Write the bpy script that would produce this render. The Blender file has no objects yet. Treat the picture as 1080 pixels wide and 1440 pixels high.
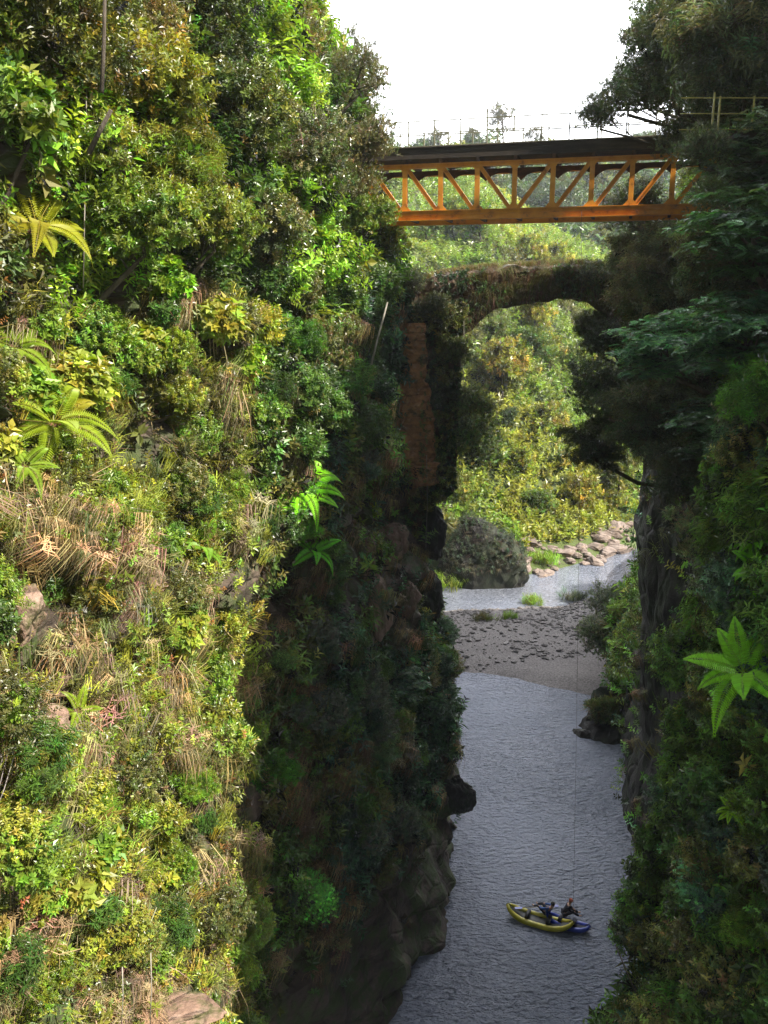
import bpy, math, random
import numpy as np
from mathutils import Matrix, Vector, Euler
random.seed(7)
RNG = np.random.default_rng(11)
SC = bpy.context.scene
COL = SC.collection
R = math.radians

# ------------------------------------------------------------------ camera maths
CAMZ, F, PITCH = 31.0, 1250.0, R(13.5)
cp, sp = math.cos(PITCH), math.sin(PITCH)
def P(px, py, Y):
    u, v = (px-540)/F, (720-py)/F
    dy, dz = cp+v*sp, -sp+v*cp
    k = Y/dy
    return Vector((u*k, Y, CAMZ+dz*k))
def proj(p):
    p = np.asarray(p, float)
    x, y, z = p[..., 0], p[..., 1], p[..., 2]-CAMZ
    d = np.maximum(y*cp-z*sp, 0.01)
    return 540+F*x/d, 720-F*(y*sp+z*cp)/d

# ------------------------------------------------------------------ noise
def _h(ix, iy, iz, s):
    n = (ix*374761393 + iy*668265263 + iz*2147483647 + s*974634777) & 0xffffffff
    n = ((n ^ (n >> 13))*1274126177) & 0xffffffff
    n = ((n ^ (n >> 16))*2246822519) & 0xffffffff
    return ((n ^ (n >> 15)) & 0xffffff)/float(0xffffff)
def vn(x, y, z, s=0):
    x, y, z = np.broadcast_arrays(np.asarray(x, float), np.asarray(y, float), np.asarray(z, float))
    ix, iy, iz = [np.floor(a).astype(np.int64) for a in (x, y, z)]
    fx, fy, fz = x-ix, y-iy, z-iz
    fx, fy, fz = [a*a*(3-2*a) for a in (fx, fy, fz)]
    r = 0
    for dx in (0, 1):
        for dy in (0, 1):
            for dz in (0, 1):
                w = (fx if dx else 1-fx)*(fy if dy else 1-fy)*(fz if dz else 1-fz)
                r = r + w*_h(ix+dx, iy+dy, iz+dz, s)
    return r*2-1
def fbm(x, y, z, s=0, o=4):
    r, a, t = 0, 1.0, 0
    for k in range(o):
        r = r + a*vn(np.asarray(x)*2**k, np.asarray(y)*2**k, np.asarray(z)*2**k, s+k); t += a; a *= .5
    return r/t

# ------------------------------------------------------------------ mesh helpers
def mesh_np(name, V, faces_idx, nper, mat, col=None, smooth=False):
    """faces_idx flat loop array, nper verts per face (int)"""
    me = bpy.data.meshes.new(name)
    V = np.asarray(V, np.float32); L = np.asarray(faces_idx, np.int32).ravel()
    nf = len(L)//nper
    me.vertices.add(len(V)); me.vertices.foreach_set('co', V.ravel())
    me.loops.add(len(L)); me.loops.foreach_set('vertex_index', L)
    me.polygons.add(nf); me.polygons.foreach_set('loop_start', np.arange(nf, dtype=np.int32)*nper)
    me.update(calc_edges=True)
    if col is not None:
        a = me.color_attributes.new('Col', 'BYTE_COLOR', 'POINT')
        c4 = np.ones((len(V), 4), np.float32); c4[:, :3] = np.clip(col, 0, 1)
        a.data.foreach_set('color', c4.ravel())
    me.polygons.foreach_set('use_smooth', np.full(nf, smooth))
    me.materials.append(mat)
    return me
def link(name, me, parent=None, loc=None, rot=None, scale=None):
    o = bpy.data.objects.new(name, me); COL.objects.link(o)
    if parent is not None: o.parent = parent
    if loc is not None: o.location = loc
    if rot is not None: o.rotation_euler = rot
    if scale is not None: o.scale = (scale,)*3 if not hasattr(scale, '__len__') else scale
    return o
def tag(o, label=None, cat=None, group=None, kind=None):
    if label: o['label'] = label
    if cat: o['category'] = cat
    if group: o['group'] = group
    if kind: o['kind'] = kind
    return o
def thing(name, loc, label, cat, group=None, rz=0, scale=1):
    e = bpy.data.objects.new(name, None); COL.objects.link(e); e.empty_display_size = .3
    e.location = loc; e.rotation_euler = (0, 0, rz); e.scale = (scale,)*3
    return tag(e, label, cat, group)
class MB:
    def __init__(s): s.v = []; s.f = []
    def box(s, c, d, rot=None):
        n = len(s.v); M = rot or Matrix.Identity(3); c = Vector(c)
        for x in (-1, 1):
            for y in (-1, 1):
                for z in (-1, 1):
                    s.v.append(tuple(c+M @ Vector((x*d[0]/2, y*d[1]/2, z*d[2]/2))))
        for q in ((0, 1, 3, 2), (4, 6, 7, 5), (0, 4, 5, 1), (2, 3, 7, 6), (0, 2, 6, 4), (1, 5, 7, 3)):
            s.f.append(tuple(n+i for i in q))
        return s
    def bar(s, a, b, w, h, up=(0, 0, 1)):
        a, b = Vector(a), Vector(b); d = (b-a); L = d.length; d.normalize()
        u = Vector(up); sd = d.cross(u)
        if sd.length < 1e-4: sd = d.cross(Vector((0, 1, 0)))
        sd.normalize(); u = sd.cross(d)
        return s.box((a+b)/2, (L, w, h), Matrix((d, sd, u)).transposed())
    def tube(s, pts, rad, n=7, cap=True):
        pts = [Vector(p) for p in pts]; k0 = len(s.v)
        for i, p in enumerate(pts):
            t = (pts[min(i+1, len(pts)-1)]-pts[max(i-1, 0)])
            if t.length < 1e-6: t = Vector((0, 0, 1))
            t.normalize(); a = t.cross(Vector((.31, .92, .23))).normalized(); b = t.cross(a)
            for j in range(n):
                an = 2*math.pi*j/n
                s.v.append(tuple(p+(a*math.cos(an)+b*math.sin(an))*rad[i]))
        for i in range(len(pts)-1):
            for j in range(n):
                q = (k0+i*n+j, k0+i*n+(j+1) % n, k0+(i+1)*n+(j+1) % n, k0+(i+1)*n+j)
                s.f.append(q)
        if cap:
            s.f.append(tuple(k0+j for j in range(n))[::-1]); s.f.append(tuple(k0+(len(pts)-1)*n+j for j in range(n)))
        return s
    def mesh(s, name, mat, smooth=False, bevel=0):
        me = bpy.data.meshes.new(name); me.from_pydata(s.v, [], s.f); me.materials.append(mat)
        for p in me.polygons: p.use_smooth = smooth
        me.update(); return me
    def build(s, name, mat, parent=None, smooth=False, **k):
        return link(name, s.mesh(name, mat, smooth), parent, **k)

# ------------------------------------------------------------------ materials
def nmat(name):
    m = bpy.data.materials.new(name); m.use_nodes = True; nt = m.node_tree
    for n in list(nt.nodes): nt.nodes.remove(n)
    out = nt.nodes.new('ShaderNodeOutputMaterial')
    return m, nt, out
def N(nt, t, **kw):
    n = nt.nodes.new(t)
    for k, v in kw.items():
        if k.startswith('i_'):
            key = k[2:].replace('_', ' ')
            n.inputs[key].default_value = v
        else: setattr(n, k, v)
    return n
def ramp(nt, stops, fac=None):
    r = nt.nodes.new('ShaderNodeValToRGB'); e = r.color_ramp.elements
    while len(e) < len(stops): e.new(.5)
    for i, (p, c) in enumerate(stops): e[i].position = p; e[i].color = (*c, 1)
    if fac is not None: nt.links.new(fac, r.inputs[0])
    return r
def leaf_mat(name, rough=.42, trans=.38, spec=.45):
    m, nt, out = nmat(name); L = nt.links.new
    at = N(nt, 'ShaderNodeAttribute', attribute_name='Col')
    oi = N(nt, 'ShaderNodeObjectInfo')
    mul = N(nt, 'ShaderNodeMix', data_type='RGBA', blend_type='MULTIPLY'); mul.inputs[0].default_value = 1
    L(at.outputs['Color'], mul.inputs[6]); L(oi.outputs['Color'], mul.inputs[7])
    tc = N(nt, 'ShaderNodeTexCoord'); nz = N(nt, 'ShaderNodeTexNoise', i_Scale=1.3, i_Detail=3)
    L(tc.outputs['Object'], nz.inputs['Vector'])
    hs = N(nt, 'ShaderNodeHueSaturation'); hs.inputs['Saturation'].default_value = 1.0
    mr = N(nt, 'ShaderNodeMapRange'); mr.inputs['To Min'].default_value = .72; mr.inputs['To Max'].default_value = 1.28
    L(nz.outputs['Fac'], mr.inputs['Value']); L(mr.outputs[0], hs.inputs['Value'])
    mr2 = N(nt, 'ShaderNodeMapRange'); mr2.inputs['To Min'].default_value = .475; mr2.inputs['To Max'].default_value = .525
    L(nz.outputs['Fac'], mr2.inputs['Value']); L(mr2.outputs[0], hs.inputs['Hue'])
    L(mul.outputs[2], hs.inputs['Color'])
    b = N(nt, 'ShaderNodeBsdfPrincipled'); b.inputs['Roughness'].default_value = rough
    b.inputs['Specular IOR Level'].default_value = spec
    L(hs.outputs[0], b.inputs['Base Color'])
    t = N(nt, 'ShaderNodeBsdfTranslucent')
    tc2 = N(nt, 'ShaderNodeMix', data_type='RGBA', blend_type='MULTIPLY'); tc2.inputs[0].default_value = 1
    L(hs.outputs[0], tc2.inputs[6]); tc2.inputs[7].default_value = (1.3, 1.25, .5, 1)
    L(tc2.outputs[2], t.inputs['Color'])
    mx = N(nt, 'ShaderNodeMixShader'); mx.inputs[0].default_value = trans
    L(b.outputs[0], mx.inputs[1]); L(t.outputs[0], mx.inputs[2]); L(mx.outputs[0], out.inputs[0])
    return m
def solid_mat(name, stops, scale=3, rough=.7, bump=.3, bscale=12, metal=0, stretch=None, det=8, dist=.05, coat=0):
    m, nt, out = nmat(name); L = nt.links.new
    tc = N(nt, 'ShaderNodeTexCoord'); src = tc.outputs['Object']
    if stretch:
        mp = N(nt, 'ShaderNodeMapping'); mp.inputs['Scale'].default_value = stretch; L(src, mp.inputs[0]); src = mp.outputs[0]
    nz = N(nt, 'ShaderNodeTexNoise', i_Scale=scale, i_Detail=det, i_Roughness=.62); L(src, nz.inputs['Vector'])
    rp = ramp(nt, stops, nz.outputs['Fac'])
    b = N(nt, 'ShaderNodeBsdfPrincipled'); b.inputs['Roughness'].default_value = rough; b.inputs['Metallic'].default_value = metal
    b.inputs['Coat Weight'].default_value = coat
    L(rp.outputs[0], b.inputs['Base Color'])
    n2 = N(nt, 'ShaderNodeTexNoise', i_Scale=bscale, i_Detail=6, i_Roughness=.65); L(src, n2.inputs['Vector'])
    bp = N(nt, 'ShaderNodeBump'); bp.inputs['Strength'].default_value = bump; bp.inputs['Distance'].default_value = dist
    L(n2.outputs['Fac'], bp.inputs['Height']); L(bp.outputs[0], b.inputs['Normal'])
    L(b.outputs[0], out.inputs[0]); return m
def rock_mat(name, stops, strata=(1, 1, 2.2), moss=(.05, .07, .02), moss_amt=.5):
    m, nt, out = nmat(name); L = nt.links.new
    tc = N(nt, 'ShaderNodeTexCoord'); mp = N(nt, 'ShaderNodeMapping'); mp.inputs['Scale'].default_value = strata
    L(tc.outputs['Object'], mp.inputs[0])
    nz = N(nt, 'ShaderNodeTexNoise', i_Scale=.55, i_Detail=10, i_Roughness=.68); L(mp.outputs[0], nz.inputs['Vector'])
    rp = ramp(nt, stops, nz.outputs['Fac'])
    vo = N(nt, 'ShaderNodeTexVoronoi', feature='DISTANCE_TO_EDGE', i_Scale=.45); L(mp.outputs[0], vo.inputs['Vector'])
    cr = ramp(nt, [(0, (.35, .35, .35)), (.06, (1, 1, 1))], vo.outputs['Distance'])
    mu = N(nt, 'ShaderNodeMix', data_type='RGBA', blend_type='MULTIPLY'); mu.inputs[0].default_value = .35
    L(rp.outputs[0], mu.inputs[6]); L(cr.outputs[0], mu.inputs[7])
    n3 = N(nt, 'ShaderNodeTexNoise', i_Scale=.9, i_Detail=8, i_Roughness=.7); L(tc.outputs['Object'], n3.inputs['Vector'])
    mf = ramp(nt, [(.62-.3*moss_amt, (0, 0, 0)), (.74-.3*moss_amt, (1, 1, 1))], n3.outputs['Fac'])
    mm = N(nt, 'ShaderNodeMix', data_type='RGBA'); L(mf.outputs[0], mm.inputs[0]); L(mu.outputs[2], mm.inputs[6]); mm.inputs[7].default_value = (*moss, 1)
    b = N(nt, 'ShaderNodeBsdfPrincipled'); b.inputs['Roughness'].default_value = .82
    L(mm.outputs[2], b.inputs['Base Color'])
    n2 = N(nt, 'ShaderNodeTexNoise', i_Scale=3.5, i_Detail=8, i_Roughness=.7); L(mp.outputs[0], n2.inputs['Vector'])
    b1 = N(nt, 'ShaderNodeBump'); b1.inputs['Strength'].default_value = .8; b1.inputs['Distance'].default_value = .12
    L(n2.outputs['Fac'], b1.inputs['Height'])
    b2 = N(nt, 'ShaderNodeBump'); b2.inputs['Strength'].default_value = .6; b2.inputs['Distance'].default_value = .15
    L(cr.outputs[0], b2.inputs['Height']); L(b1.outputs[0], b2.inputs['Normal']); L(b2.outputs[0], b.inputs['Normal'])
    L(b.outputs[0], out.inputs[0]); return m

M_LEAF = leaf_mat('leaf', rough=.36, spec=.7)
M_GLOSSY = leaf_mat('glossy_leaf', rough=.3, trans=.22, spec=.65)
M_GRASS = leaf_mat('grass_blade', rough=.6, trans=.3, spec=.25)
M_BARK = solid_mat('bark', [(.3, (.035, .026, .018)), (.6, (.10, .08, .06)), (.8, (.17, .15, .12))], 5, .9, .8, 25, stretch=(1, 1, .25))
M_PALEBARK = solid_mat('pale_bark', [(.3, (.16, .14, .11)), (.7, (.42, .39, .33))], 5, .85, .5, 25, stretch=(1, 1, .3))
M_FERNBARK = solid_mat('fern_trunk', [(.3, (.05, .028, .015)), (.7, (.22, .11, .05))], 9, .95, 1, 40, stretch=(1, 1, .3))
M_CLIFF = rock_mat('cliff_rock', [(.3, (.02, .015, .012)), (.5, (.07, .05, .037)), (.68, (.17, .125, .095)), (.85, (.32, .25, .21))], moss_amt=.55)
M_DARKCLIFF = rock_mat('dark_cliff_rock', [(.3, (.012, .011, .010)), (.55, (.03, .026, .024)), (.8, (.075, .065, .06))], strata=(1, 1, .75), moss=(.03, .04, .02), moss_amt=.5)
M_ARCH = rock_mat('old_masonry', [(.3, (.035, .022, .015)), (.5, (.085, .05, .032)), (.75, (.19, .12, .08))], moss=(.045, .05, .015), moss_amt=.45)
M_PIER = rock_mat('orange_masonry', [(.25, (.07, .04, .022)), (.47, (.34, .17, .07)), (.6, (.50, .26, .10)), (.78, (.60, .44, .28))], strata=(1.6, 1.6, 1.6), moss=(.08, .06, .025), moss_amt=.3)
M_RED = rock_mat('reddish_rock', [(.25, (.06, .035, .026)), (.5, (.27, .17, .125)), (.8, (.52, .40, .33))], strata=(1.4, 1.4, .8), moss=(.09, .085, .03), moss_amt=.5)
M_BANKROCK = rock_mat('bank_rock', [(.25, (.08, .06, .05)), (.5, (.22, .17, .145)), (.8, (.40, .34, .30))], moss=(.22, .15, .09), moss_amt=.2)
M_SOIL = rock_mat('hill_soil', [(.3, (.03, .035, .012)), (.6, (.09, .085, .035)), (.8, (.18, .13, .07))], moss=(.07, .10, .02), moss_amt=.8)
M_STEM = solid_mat('stem', [(.3, (.08, .06, .03)), (.7, (.2, .16, .09))], 8, .8, .2)

# ------------------------------------------------------------------ terrain functions
def itp(t, xs, ys): return np.interp(t, xs, ys)
LY = [-12, 0, 8, 13, 18, 22, 25, 28, 31, 34, 40, 45, 52, 58, 70, 90, 112]
LX = [-13, -10, -8.4, -6.6, -5.4, -4.9, -4.6, -2.9, -1.0, 1.0, 2.8, 4.4, 4.3, 3.3, 0.5, -6, -14]
def cavity(Y, z, s, k=1.0):
    a = vn(Y/1.5*k+7, z/1.05*k, 1.5, s); b = vn(Y/3.4*k, z/2.3*k+5, 4.5, s+1)
    return np.clip(a+.5*b-.34, 0, .6)
def leftX(Y, z):
    Y = np.asarray(Y, float); z = np.asarray(z, float)
    a = itp(z, [-2, 2, 6, 10, 20, 28, 33, 40, 48, 60], [1.2, .9, .1, 0, .5, 1.2, 2.0, 3.8, 7, 18])
    b = itp(z, [-2, 0, 3, 6, 10, 13, 16, 21, 28, 32, 40, 48, 60], [.2, 0, .3, .7, 1.3, 2.5, 2.9, 3.5, 3.9, 4.3, 6.0, 10, 24])
    k = itp(Y, [24, 42], [0, 1])
    x = itp(Y, LY, LX) - (a*(1-k)+b*k)
    n = 1.6*fbm(Y/6.5, z/5.0, 3.1, 3, 3) + .75*fbm(Y/1.7, z/1.9, 4.4, 17, 2) + .55*np.abs(fbm(Y/1.9, z/1.5, 9.7, 8, 3)) + .22*fbm(Y/.6, z/.5, 1.3, 21, 2)
    lp = z*.42+.9*fbm(Y/4, z/6, 0, 31, 2)+.05*Y; ledge = (lp-np.floor(lp))**2.5*-.95
    return x + n + ledge - 3.4*cavity(Y, z, 401)*np.clip((33-z)/4, 0, 1)
RY = [-12, 0, 8, 13, 17, 21, 25, 27, 30, 33, 38, 45, 50, 56, 65, 85, 112]
RX = [20, 17, 14.0, 11.6, 10.2, 9.3, 9.0, 10.4, 13.0, 14.2, 14.6, 15.1, 15.4, 16.8, 18.5, 27, 42]
def rightX(Y, z):
    Y = np.asarray(Y, float); z = np.asarray(z, float)
    k = itp(Y, [19, 26, 30, 36], [0.02, .12, .12, 0])
    x = itp(Y, RY, RX) + (z-8)*k
    x = x + itp(z, [-2, 5, 31, 34, 45, 60], [-.8, 0, 0.4, 1.6, 7, 20])  # kept steep higher up so it throws shade on the left wall
    x = x + np.clip((Y-54)/14, 0, 1)*np.maximum(z-7, 0)*1.7 + np.clip((Y-52)/10, 0, 1)*np.maximum(z-32, 0)*1.0  # unseen far stretch laid back to let sun onto the valley floor
    x = x + np.clip((11-Y)/8, 0, 1)*np.maximum(z-8, 0)*1.2  # unseen near bank eased back to open a path for sunlight
    x = x - 1.9*np.exp(-((z-4)/5.)**2)*np.exp(-((Y-25)/4.)**2)
    # bare overhanging face of the far buttress: smooth rock, tapering in below
    w = np.exp(-((Y-46)/7)**2)
    x = x + w*itp(z, [0, 7, 14, 22, 28], [.2, .6, .1, -.5, 0])
    n = .9*fbm(Y/6.0, z/6.0, 5.1, 43, 3) + .4*np.abs(fbm(Y/1.9, z/2.6, 2.7, 48, 3)) + .15*fbm(Y/.6, z/.9, 1.3, 51, 2)
    return x + 3.6*cavity(Y, z, 431)*(1-w)*np.clip((33-z)/4, 0, 1) - n - .35*w*np.abs(fbm(Y/1.1, z/2.0, 7.7, 57, 3))
def grid_wall(name, fn, ys, zs, mat, flip, clipmat=None):
    YY, ZZ = np.meshgrid(ys, zs, indexing='ij')
    XX = fn(YY, ZZ)
    V = np.stack([XX, YY, ZZ], -1).reshape(-1, 3)
    nz = len(zs); i = np.arange(len(ys)-1)[:, None]*nz + np.arange(nz-1)[None]
    q = np.stack([i, i+nz, i+nz+1, i+1], -1) if not flip else np.stack([i, i+1, i+nz+1, i+nz], -1)
    return link(name, mesh_np(name, V, q, 4, mat, smooth=False))
zs = np.concatenate([np.arange(-2, 34, .28), np.arange(34, 62, .9)])
ysL = np.concatenate([np.arange(-12, 4, .8), np.arange(4, 56, .26), np.arange(56, 113, 1.0)])
tag(grid_wall('cliff', leftX, ysL, zs, M_CLIFF, False), kind='structure')
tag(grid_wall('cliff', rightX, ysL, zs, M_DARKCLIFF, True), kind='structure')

# far slope: heightfield
BX = [-60, -20, 0, 8, 16, 22, 31, 45, 70, 200]
BYv = [70, 86, 90, 95, 98, 101.5, 108.5, 117, 128, 150]
def hillH(X, Y):
    d = Y-itp(X, BX, BYv)
    z = itp(d, [-30, -2, 0, 4, 10, 45, 95, 130, 400], [-2, -1, .1, 1.3, 4, 33, 51, 50, 20])
    z = z + np.clip(d/20, 0, 1)*(3.5*fbm(X/17., Y/17., 0, 61, 3))
    z = z - np.clip(d/60, 0, 1)*np.clip((X-24)/30., -.3, 1)*15
    z = z + .35*fbm(X/2.5, Y/2.5, 0, 66, 3)*np.clip((d+1)/3, 0, 1)
    return z
def hill2H(X, Y):
    ridge = 96-.09*X+6*fbm(X/45., 2.2, 0, 71, 3)
    return itp(Y, [185, 250, 340, 420, 700], [30, 46, 1, 1, 0.0])*np.where(Y < 340, 1, 0) + np.where((Y >= 250), 0, 0) + \
        np.where(Y >= 340, 0, 0) + 0*ridge
def hill2(X, Y):
    top = 78-.05*X+9*fbm(X/50., 1.7, 0, 71, 3)
    t = itp(Y, [190, 240, 330, 360, 640], [.30, .5, 1.0, 1.0, .35])
    return top*t + 4*fbm(X/22., Y/22., 3, 75, 3)
def heightfield(name, fn, xs, ys, mat):
    XX, YY = np.meshgrid(xs, ys, indexing='ij'); ZZ = fn(XX, YY)
    V = np.stack([XX, YY, ZZ], -1).reshape(-1, 3); ny = len(ys)
    i = np.arange(len(xs)-1)[:, None]*ny+np.arange(ny-1)[None]
    return link(name, mesh_np(name, V, np.stack([i, i+ny, i+ny+1, i+1], -1), 4, mat))
tag(heightfield('hillside', hillH, np.concatenate([np.arange(-70, -8, 3.), np.arange(-8, 60, .7), np.arange(60, 150, 4.)]),
                np.concatenate([np.arange(84, 130, .7), np.arange(130, 215, 2.)]), M_SOIL), kind='structure')
tag(heightfield('hills', hill2, np.arange(-260, 420, 8.), np.arange(190, 660, 8.), M_SOIL), kind='structure')
# riverbed ground sheet reaching the horizon, below the water
g = MB(); g.v = [(-2500, -600, -2.5), (2500, -600, -2.5), (2500, 3500, -2.5), (-2500, 3500, -2.5)]; g.f = [(0, 1, 2, 3)]
tag(g.build('ground', M_SOIL), kind='structure')

# gravel bar
BARP = [(-2, 74), (4, 70.6), (7.5, 70.2), (11, 69.2), (14.5, 67), (18.5, 65), (23, 64.5), (31, 78), (34, 92), (27, 92.5), (22.5, 89.8), (19, 87.6), (13.5, 86.3), (8, 86.2), (2, 85.6), (-5, 86)]
def inside_d(X, Y, poly):
    X = np.asarray(X, float); Y = np.asarray(Y, float)
    ins = np.zeros(X.shape, bool); dm = np.full(X.shape, 1e9)
    for i in range(len(poly)):
        x1, y1 = poly[i]; x2, y2 = poly[(i+1) % len(poly)]
        c = ((y1 > Y) != (y2 > Y)) & (X < (x2-x1)*(Y-y1)/((y2-y1) or 1e-9)+x1)
        ins ^= c
        t = np.clip(((X-x1)*(x2-x1)+(Y-y1)*(y2-y1))/((x2-x1)**2+(y2-y1)**2), 0, 1)
        dm = np.minimum(dm, np.hypot(X-x1-t*(x2-x1), Y-y1-t*(y2-y1)))
    return np.where(ins, dm, -dm)
def barH(X, Y):
    d = inside_d(X, Y, BARP)+.8*fbm(X/3., Y/3., 0, 81, 3)
    return itp(d, [-4, 0, .5, 2, 6], [-1.2, 0.0, .13, .42, .75])+.06*fbm(X/1.2, Y/1.2, 0, 83, 3)*np.clip(d, 0, 1)
M_GRAVEL = solid_mat('gravel', [(.3, (.07, .063, .06)), (.5, (.15, .135, .13)), (.7, (.26, .235, .225))], 7, .95, 1, 22, det=12, dist=.08)
tag(heightfield('gravel_bar', barH, np.arange(-8, 40, .4), np.arange(60, 97, .4), M_GRAVEL), kind='structure')

# water
m, nt, out = nmat('river_water'); L_ = nt.links.new
tc = N(nt, 'ShaderNodeTexCoord')
def wnoise(scale, stretch, det, rough=.55):
    mp = N(nt, 'ShaderNodeMapping'); mp.inputs['Scale'].default_value = stretch; mp.inputs['Rotation'].default_value = (0, 0, R(-18)); L_(tc.outputs['Object'], mp.inputs[0])
    n = N(nt, 'ShaderNodeTexNoise', i_Scale=scale, i_Detail=det, i_Roughness=rough); L_(mp.outputs[0], n.inputs['Vector']); return n.outputs['Fac']
b = N(nt, 'ShaderNodeBsdfPrincipled'); b.inputs['Roughness'].default_value = .06; b.inputs['IOR'].default_value = 1.333; b.inputs['Specular IOR Level'].default_value = 1.0
big = wnoise(.12, (1, 1, 1), 3)
rp = ramp(nt, [(.3, (.17, .19, .245)), (.7, (.24, .26, .32))], big); L_(rp.outputs[0], b.inputs['Base Color'])
bp1 = N(nt, 'ShaderNodeBump'); bp1.inputs['Strength'].default_value = 1; bp1.inputs['Distance'].default_value = .9; L_(wnoise(1.3, (.7, 1.6, 1), 5, .6), bp1.inputs['Height'])
wm = N(nt, 'ShaderNodeMapRange'); wm.inputs['From Min'].default_value = .35; wm.inputs['From Max'].default_value = .65; wm.inputs['To Min'].default_value = .35; wm.inputs['To Max'].default_value = 1.0
L_(wnoise(.16, (1, .6, 1), 4), wm.inputs['Value']); L_(wm.outputs[0], bp1.inputs['Strength'])
bp2 = N(nt, 'ShaderNodeBump'); bp2.inputs['Strength'].default_value = 1; bp2.inputs['Distance'].default_value = .40; L_(wnoise(3.1, (.8, 1.6, 1), 3), bp2.inputs['Height'])
L_(bp1.outputs[0], bp2.inputs['Normal']); L_(bp2.outputs[0], b.inputs['Normal']); L_(b.outputs[0], out.inputs[0])
g = MB(); g.v = [(-16, -40, 0), (60, -40, 0), (60, 125, 0), (-16, 125, 0)]; g.f = [(0, 1, 2, 3)]
tag(g.build('river_water', m), kind='structure')

# ------------------------------------------------------------------ plant templates: arrays (V[n,3], tris[m,3], shade[n])
def leaf_tris(base, d, n, Lg, W, droop=.15):
    """pointed leaf folded on its midrib: 4 verts, 2 tris"""
    d = np.asarray(d, float); n = np.asarray(n, float)
    d = d/np.linalg.norm(d); s = np.cross(d, n); s /= (np.linalg.norm(s)+1e-9); n = np.cross(s, d)
    b0 = np.asarray(base, float)
    return np.array([b0, b0+d*Lg*.45+s*W/2+n*W*.18, b0+d*Lg-n*Lg*droop, b0+d*Lg*.45-s*W/2+n*W*.18])
def T_pack(leaves, cols=None):
    V = np.concatenate(leaves); k = np.arange(len(leaves))*4
    F = np.concatenate([np.stack([k, k+1, k+2], 1), np.stack([k, k+2, k+3], 1)])
    c = np.repeat(cols if cols is not None else np.ones(len(leaves)), 4)
    return V, F, c
def sprig(rs, nl=11, L=.42, W=.4, length=1.0, splay=.9):
    r = np.random.default_rng(rs); out = []; cs = []
    for i in range(nl):
        t = (i+.6)/nl; a = i*2.4+r.normal()*.4
        base = np.array([.10*math.sin(t*3+rs), .10*math.cos(t*2+rs), t*length*.75])
        e = splay*(1.15-.6*t)
        d = np.array([math.cos(a)*e, math.sin(a)*e, .45+r.normal()*.2])
        l = L*(.75+.5*r.random())
        out.append(leaf_tris(base, d, np.array([0, 0, 1.])+r.normal(size=3)*.25, l, l*W, .2)); cs.append(.75+.5*r.random())
    return T_pack(out, np.array(cs))
def flat_spray(rs, nl=16, L=.22, W=.5):
    r = np.random.default_rng(rs); out = []; cs = []
    for i in range(nl):
        t = (i//2+1)/(nl/2); sd = 1 if i % 2 else -1
        base = np.array([t, 0, -.15*t*t])
        d = np.array([.5, sd*1.0, -.05+r.normal()*.12]); l = L*(.8+.4*r.random())*(1.15-.5*t)
        out.append(leaf_tris(base, d, np.array([0, 0, 1.])+r.normal(size=3)*.15, l*1.6, l*W*1.6, .1)); cs.append(.8+.4*r.random())
    return T_pack(out, np.array(cs))
def strands(rs, n=20, L=1.0, W=.013, hang=False, spread=.5):
    r = np.random.default_rng(rs); Vs = []; Fs = []; cs = []; k = 0
    for i in range(n):
        a = r.random()*6.283; l = L*(.5+.7*r.random()); o = np.array([r.normal()*.12, r.normal()*.12, 0])
        out = np.array([math.cos(a), math.sin(a), 0])*spread*(.4+r.random())
        s = np.array([-math.sin(a), math.cos(a), 0])*W
        if hang: pts = [o, o+out*l*.35+np.array([0, 0, .05*l]), o+out*l*.5+np.array([0, 0, -.45*l]), o+out*l*.45+np.array([0, 0, -l])]
        else: pts = [o, o+out*l*.25+np.array([0, 0, .5*l]), o+out*l*.7+np.array([0, 0, .78*l]), o+out*l*1.25+np.array([0, 0, .55*l])]
        Vs += [pts[0]-s, pts[0]+s, pts[1]-s, pts[1]+s, pts[2]-s*.8, pts[2]+s*.8, pts[3]]
        Fs += [[k, k+1, k+3], [k, k+3, k+2], [k+2, k+3, k+5], [k+2, k+5, k+4], [k+4, k+5, k+6]]
        cs += [.7+.6*r.random()]*7; k += 7
    return np.array(Vs), np.array(Fs), np.array(cs)
def twigs(rs, n=7, W=.012):
    r = np.random.default_rng(rs); Vs = []; Fs = []; cs = []; k = 0
    for i in range(n):
        d = r.normal(size=3); d[2] = abs(d[2])*.9; d /= np.linalg.norm(d); b0 = r.normal(size=3)*.08; s = np.cross(d, r.normal(size=3)); s /= np.linalg.norm(s)
        Vs += [b0-s*W, b0+s*W, b0+d*(.6+.5*r.random())]; Fs.append([k, k+1, k+2]); cs += [1]*3; k += 3
    return np.array(Vs), np.array(Fs), np.array(cs)
TPL = {
    'broad': [sprig(i, 10, .42, .46) for i in range(5)],
    'small': [sprig(20+i, 16, .26, .5, splay=1.1) for i in range(5)],
    'lance': [sprig(40+i, 12, .5, .2, splay=1.2) for i in range(4)],
    'big': [sprig(60+i, 7, .75, .55, length=.7, splay=1.2) for i in range(4)],
    'flat': [flat_spray(80+i) for i in range(4)],
    'grass': [strands(100+i) for i in range(5)],
    'straw': [strands(120+i, 30, 1.0, .0075, True, .85) for i in range(5)],
    'twig': [twigs(140+i) for i in range(4)],
}
C = dict(
    yel=(.30, .33, .045), lime=(.19, .30, .035), green=(.085, .16, .03), mid=(.06, .115, .028), dark=(.028, .06, .02), olive=(.13, .14, .04),
    grey=(.09, .115, .075), blueg=(.045, .095, .055), straw=(.42, .32, .17), pink=(.33, .25, .18), rust=(.30, .15, .055), brown=(.15, .10, .06), gold=(.40, .27, .05))
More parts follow.
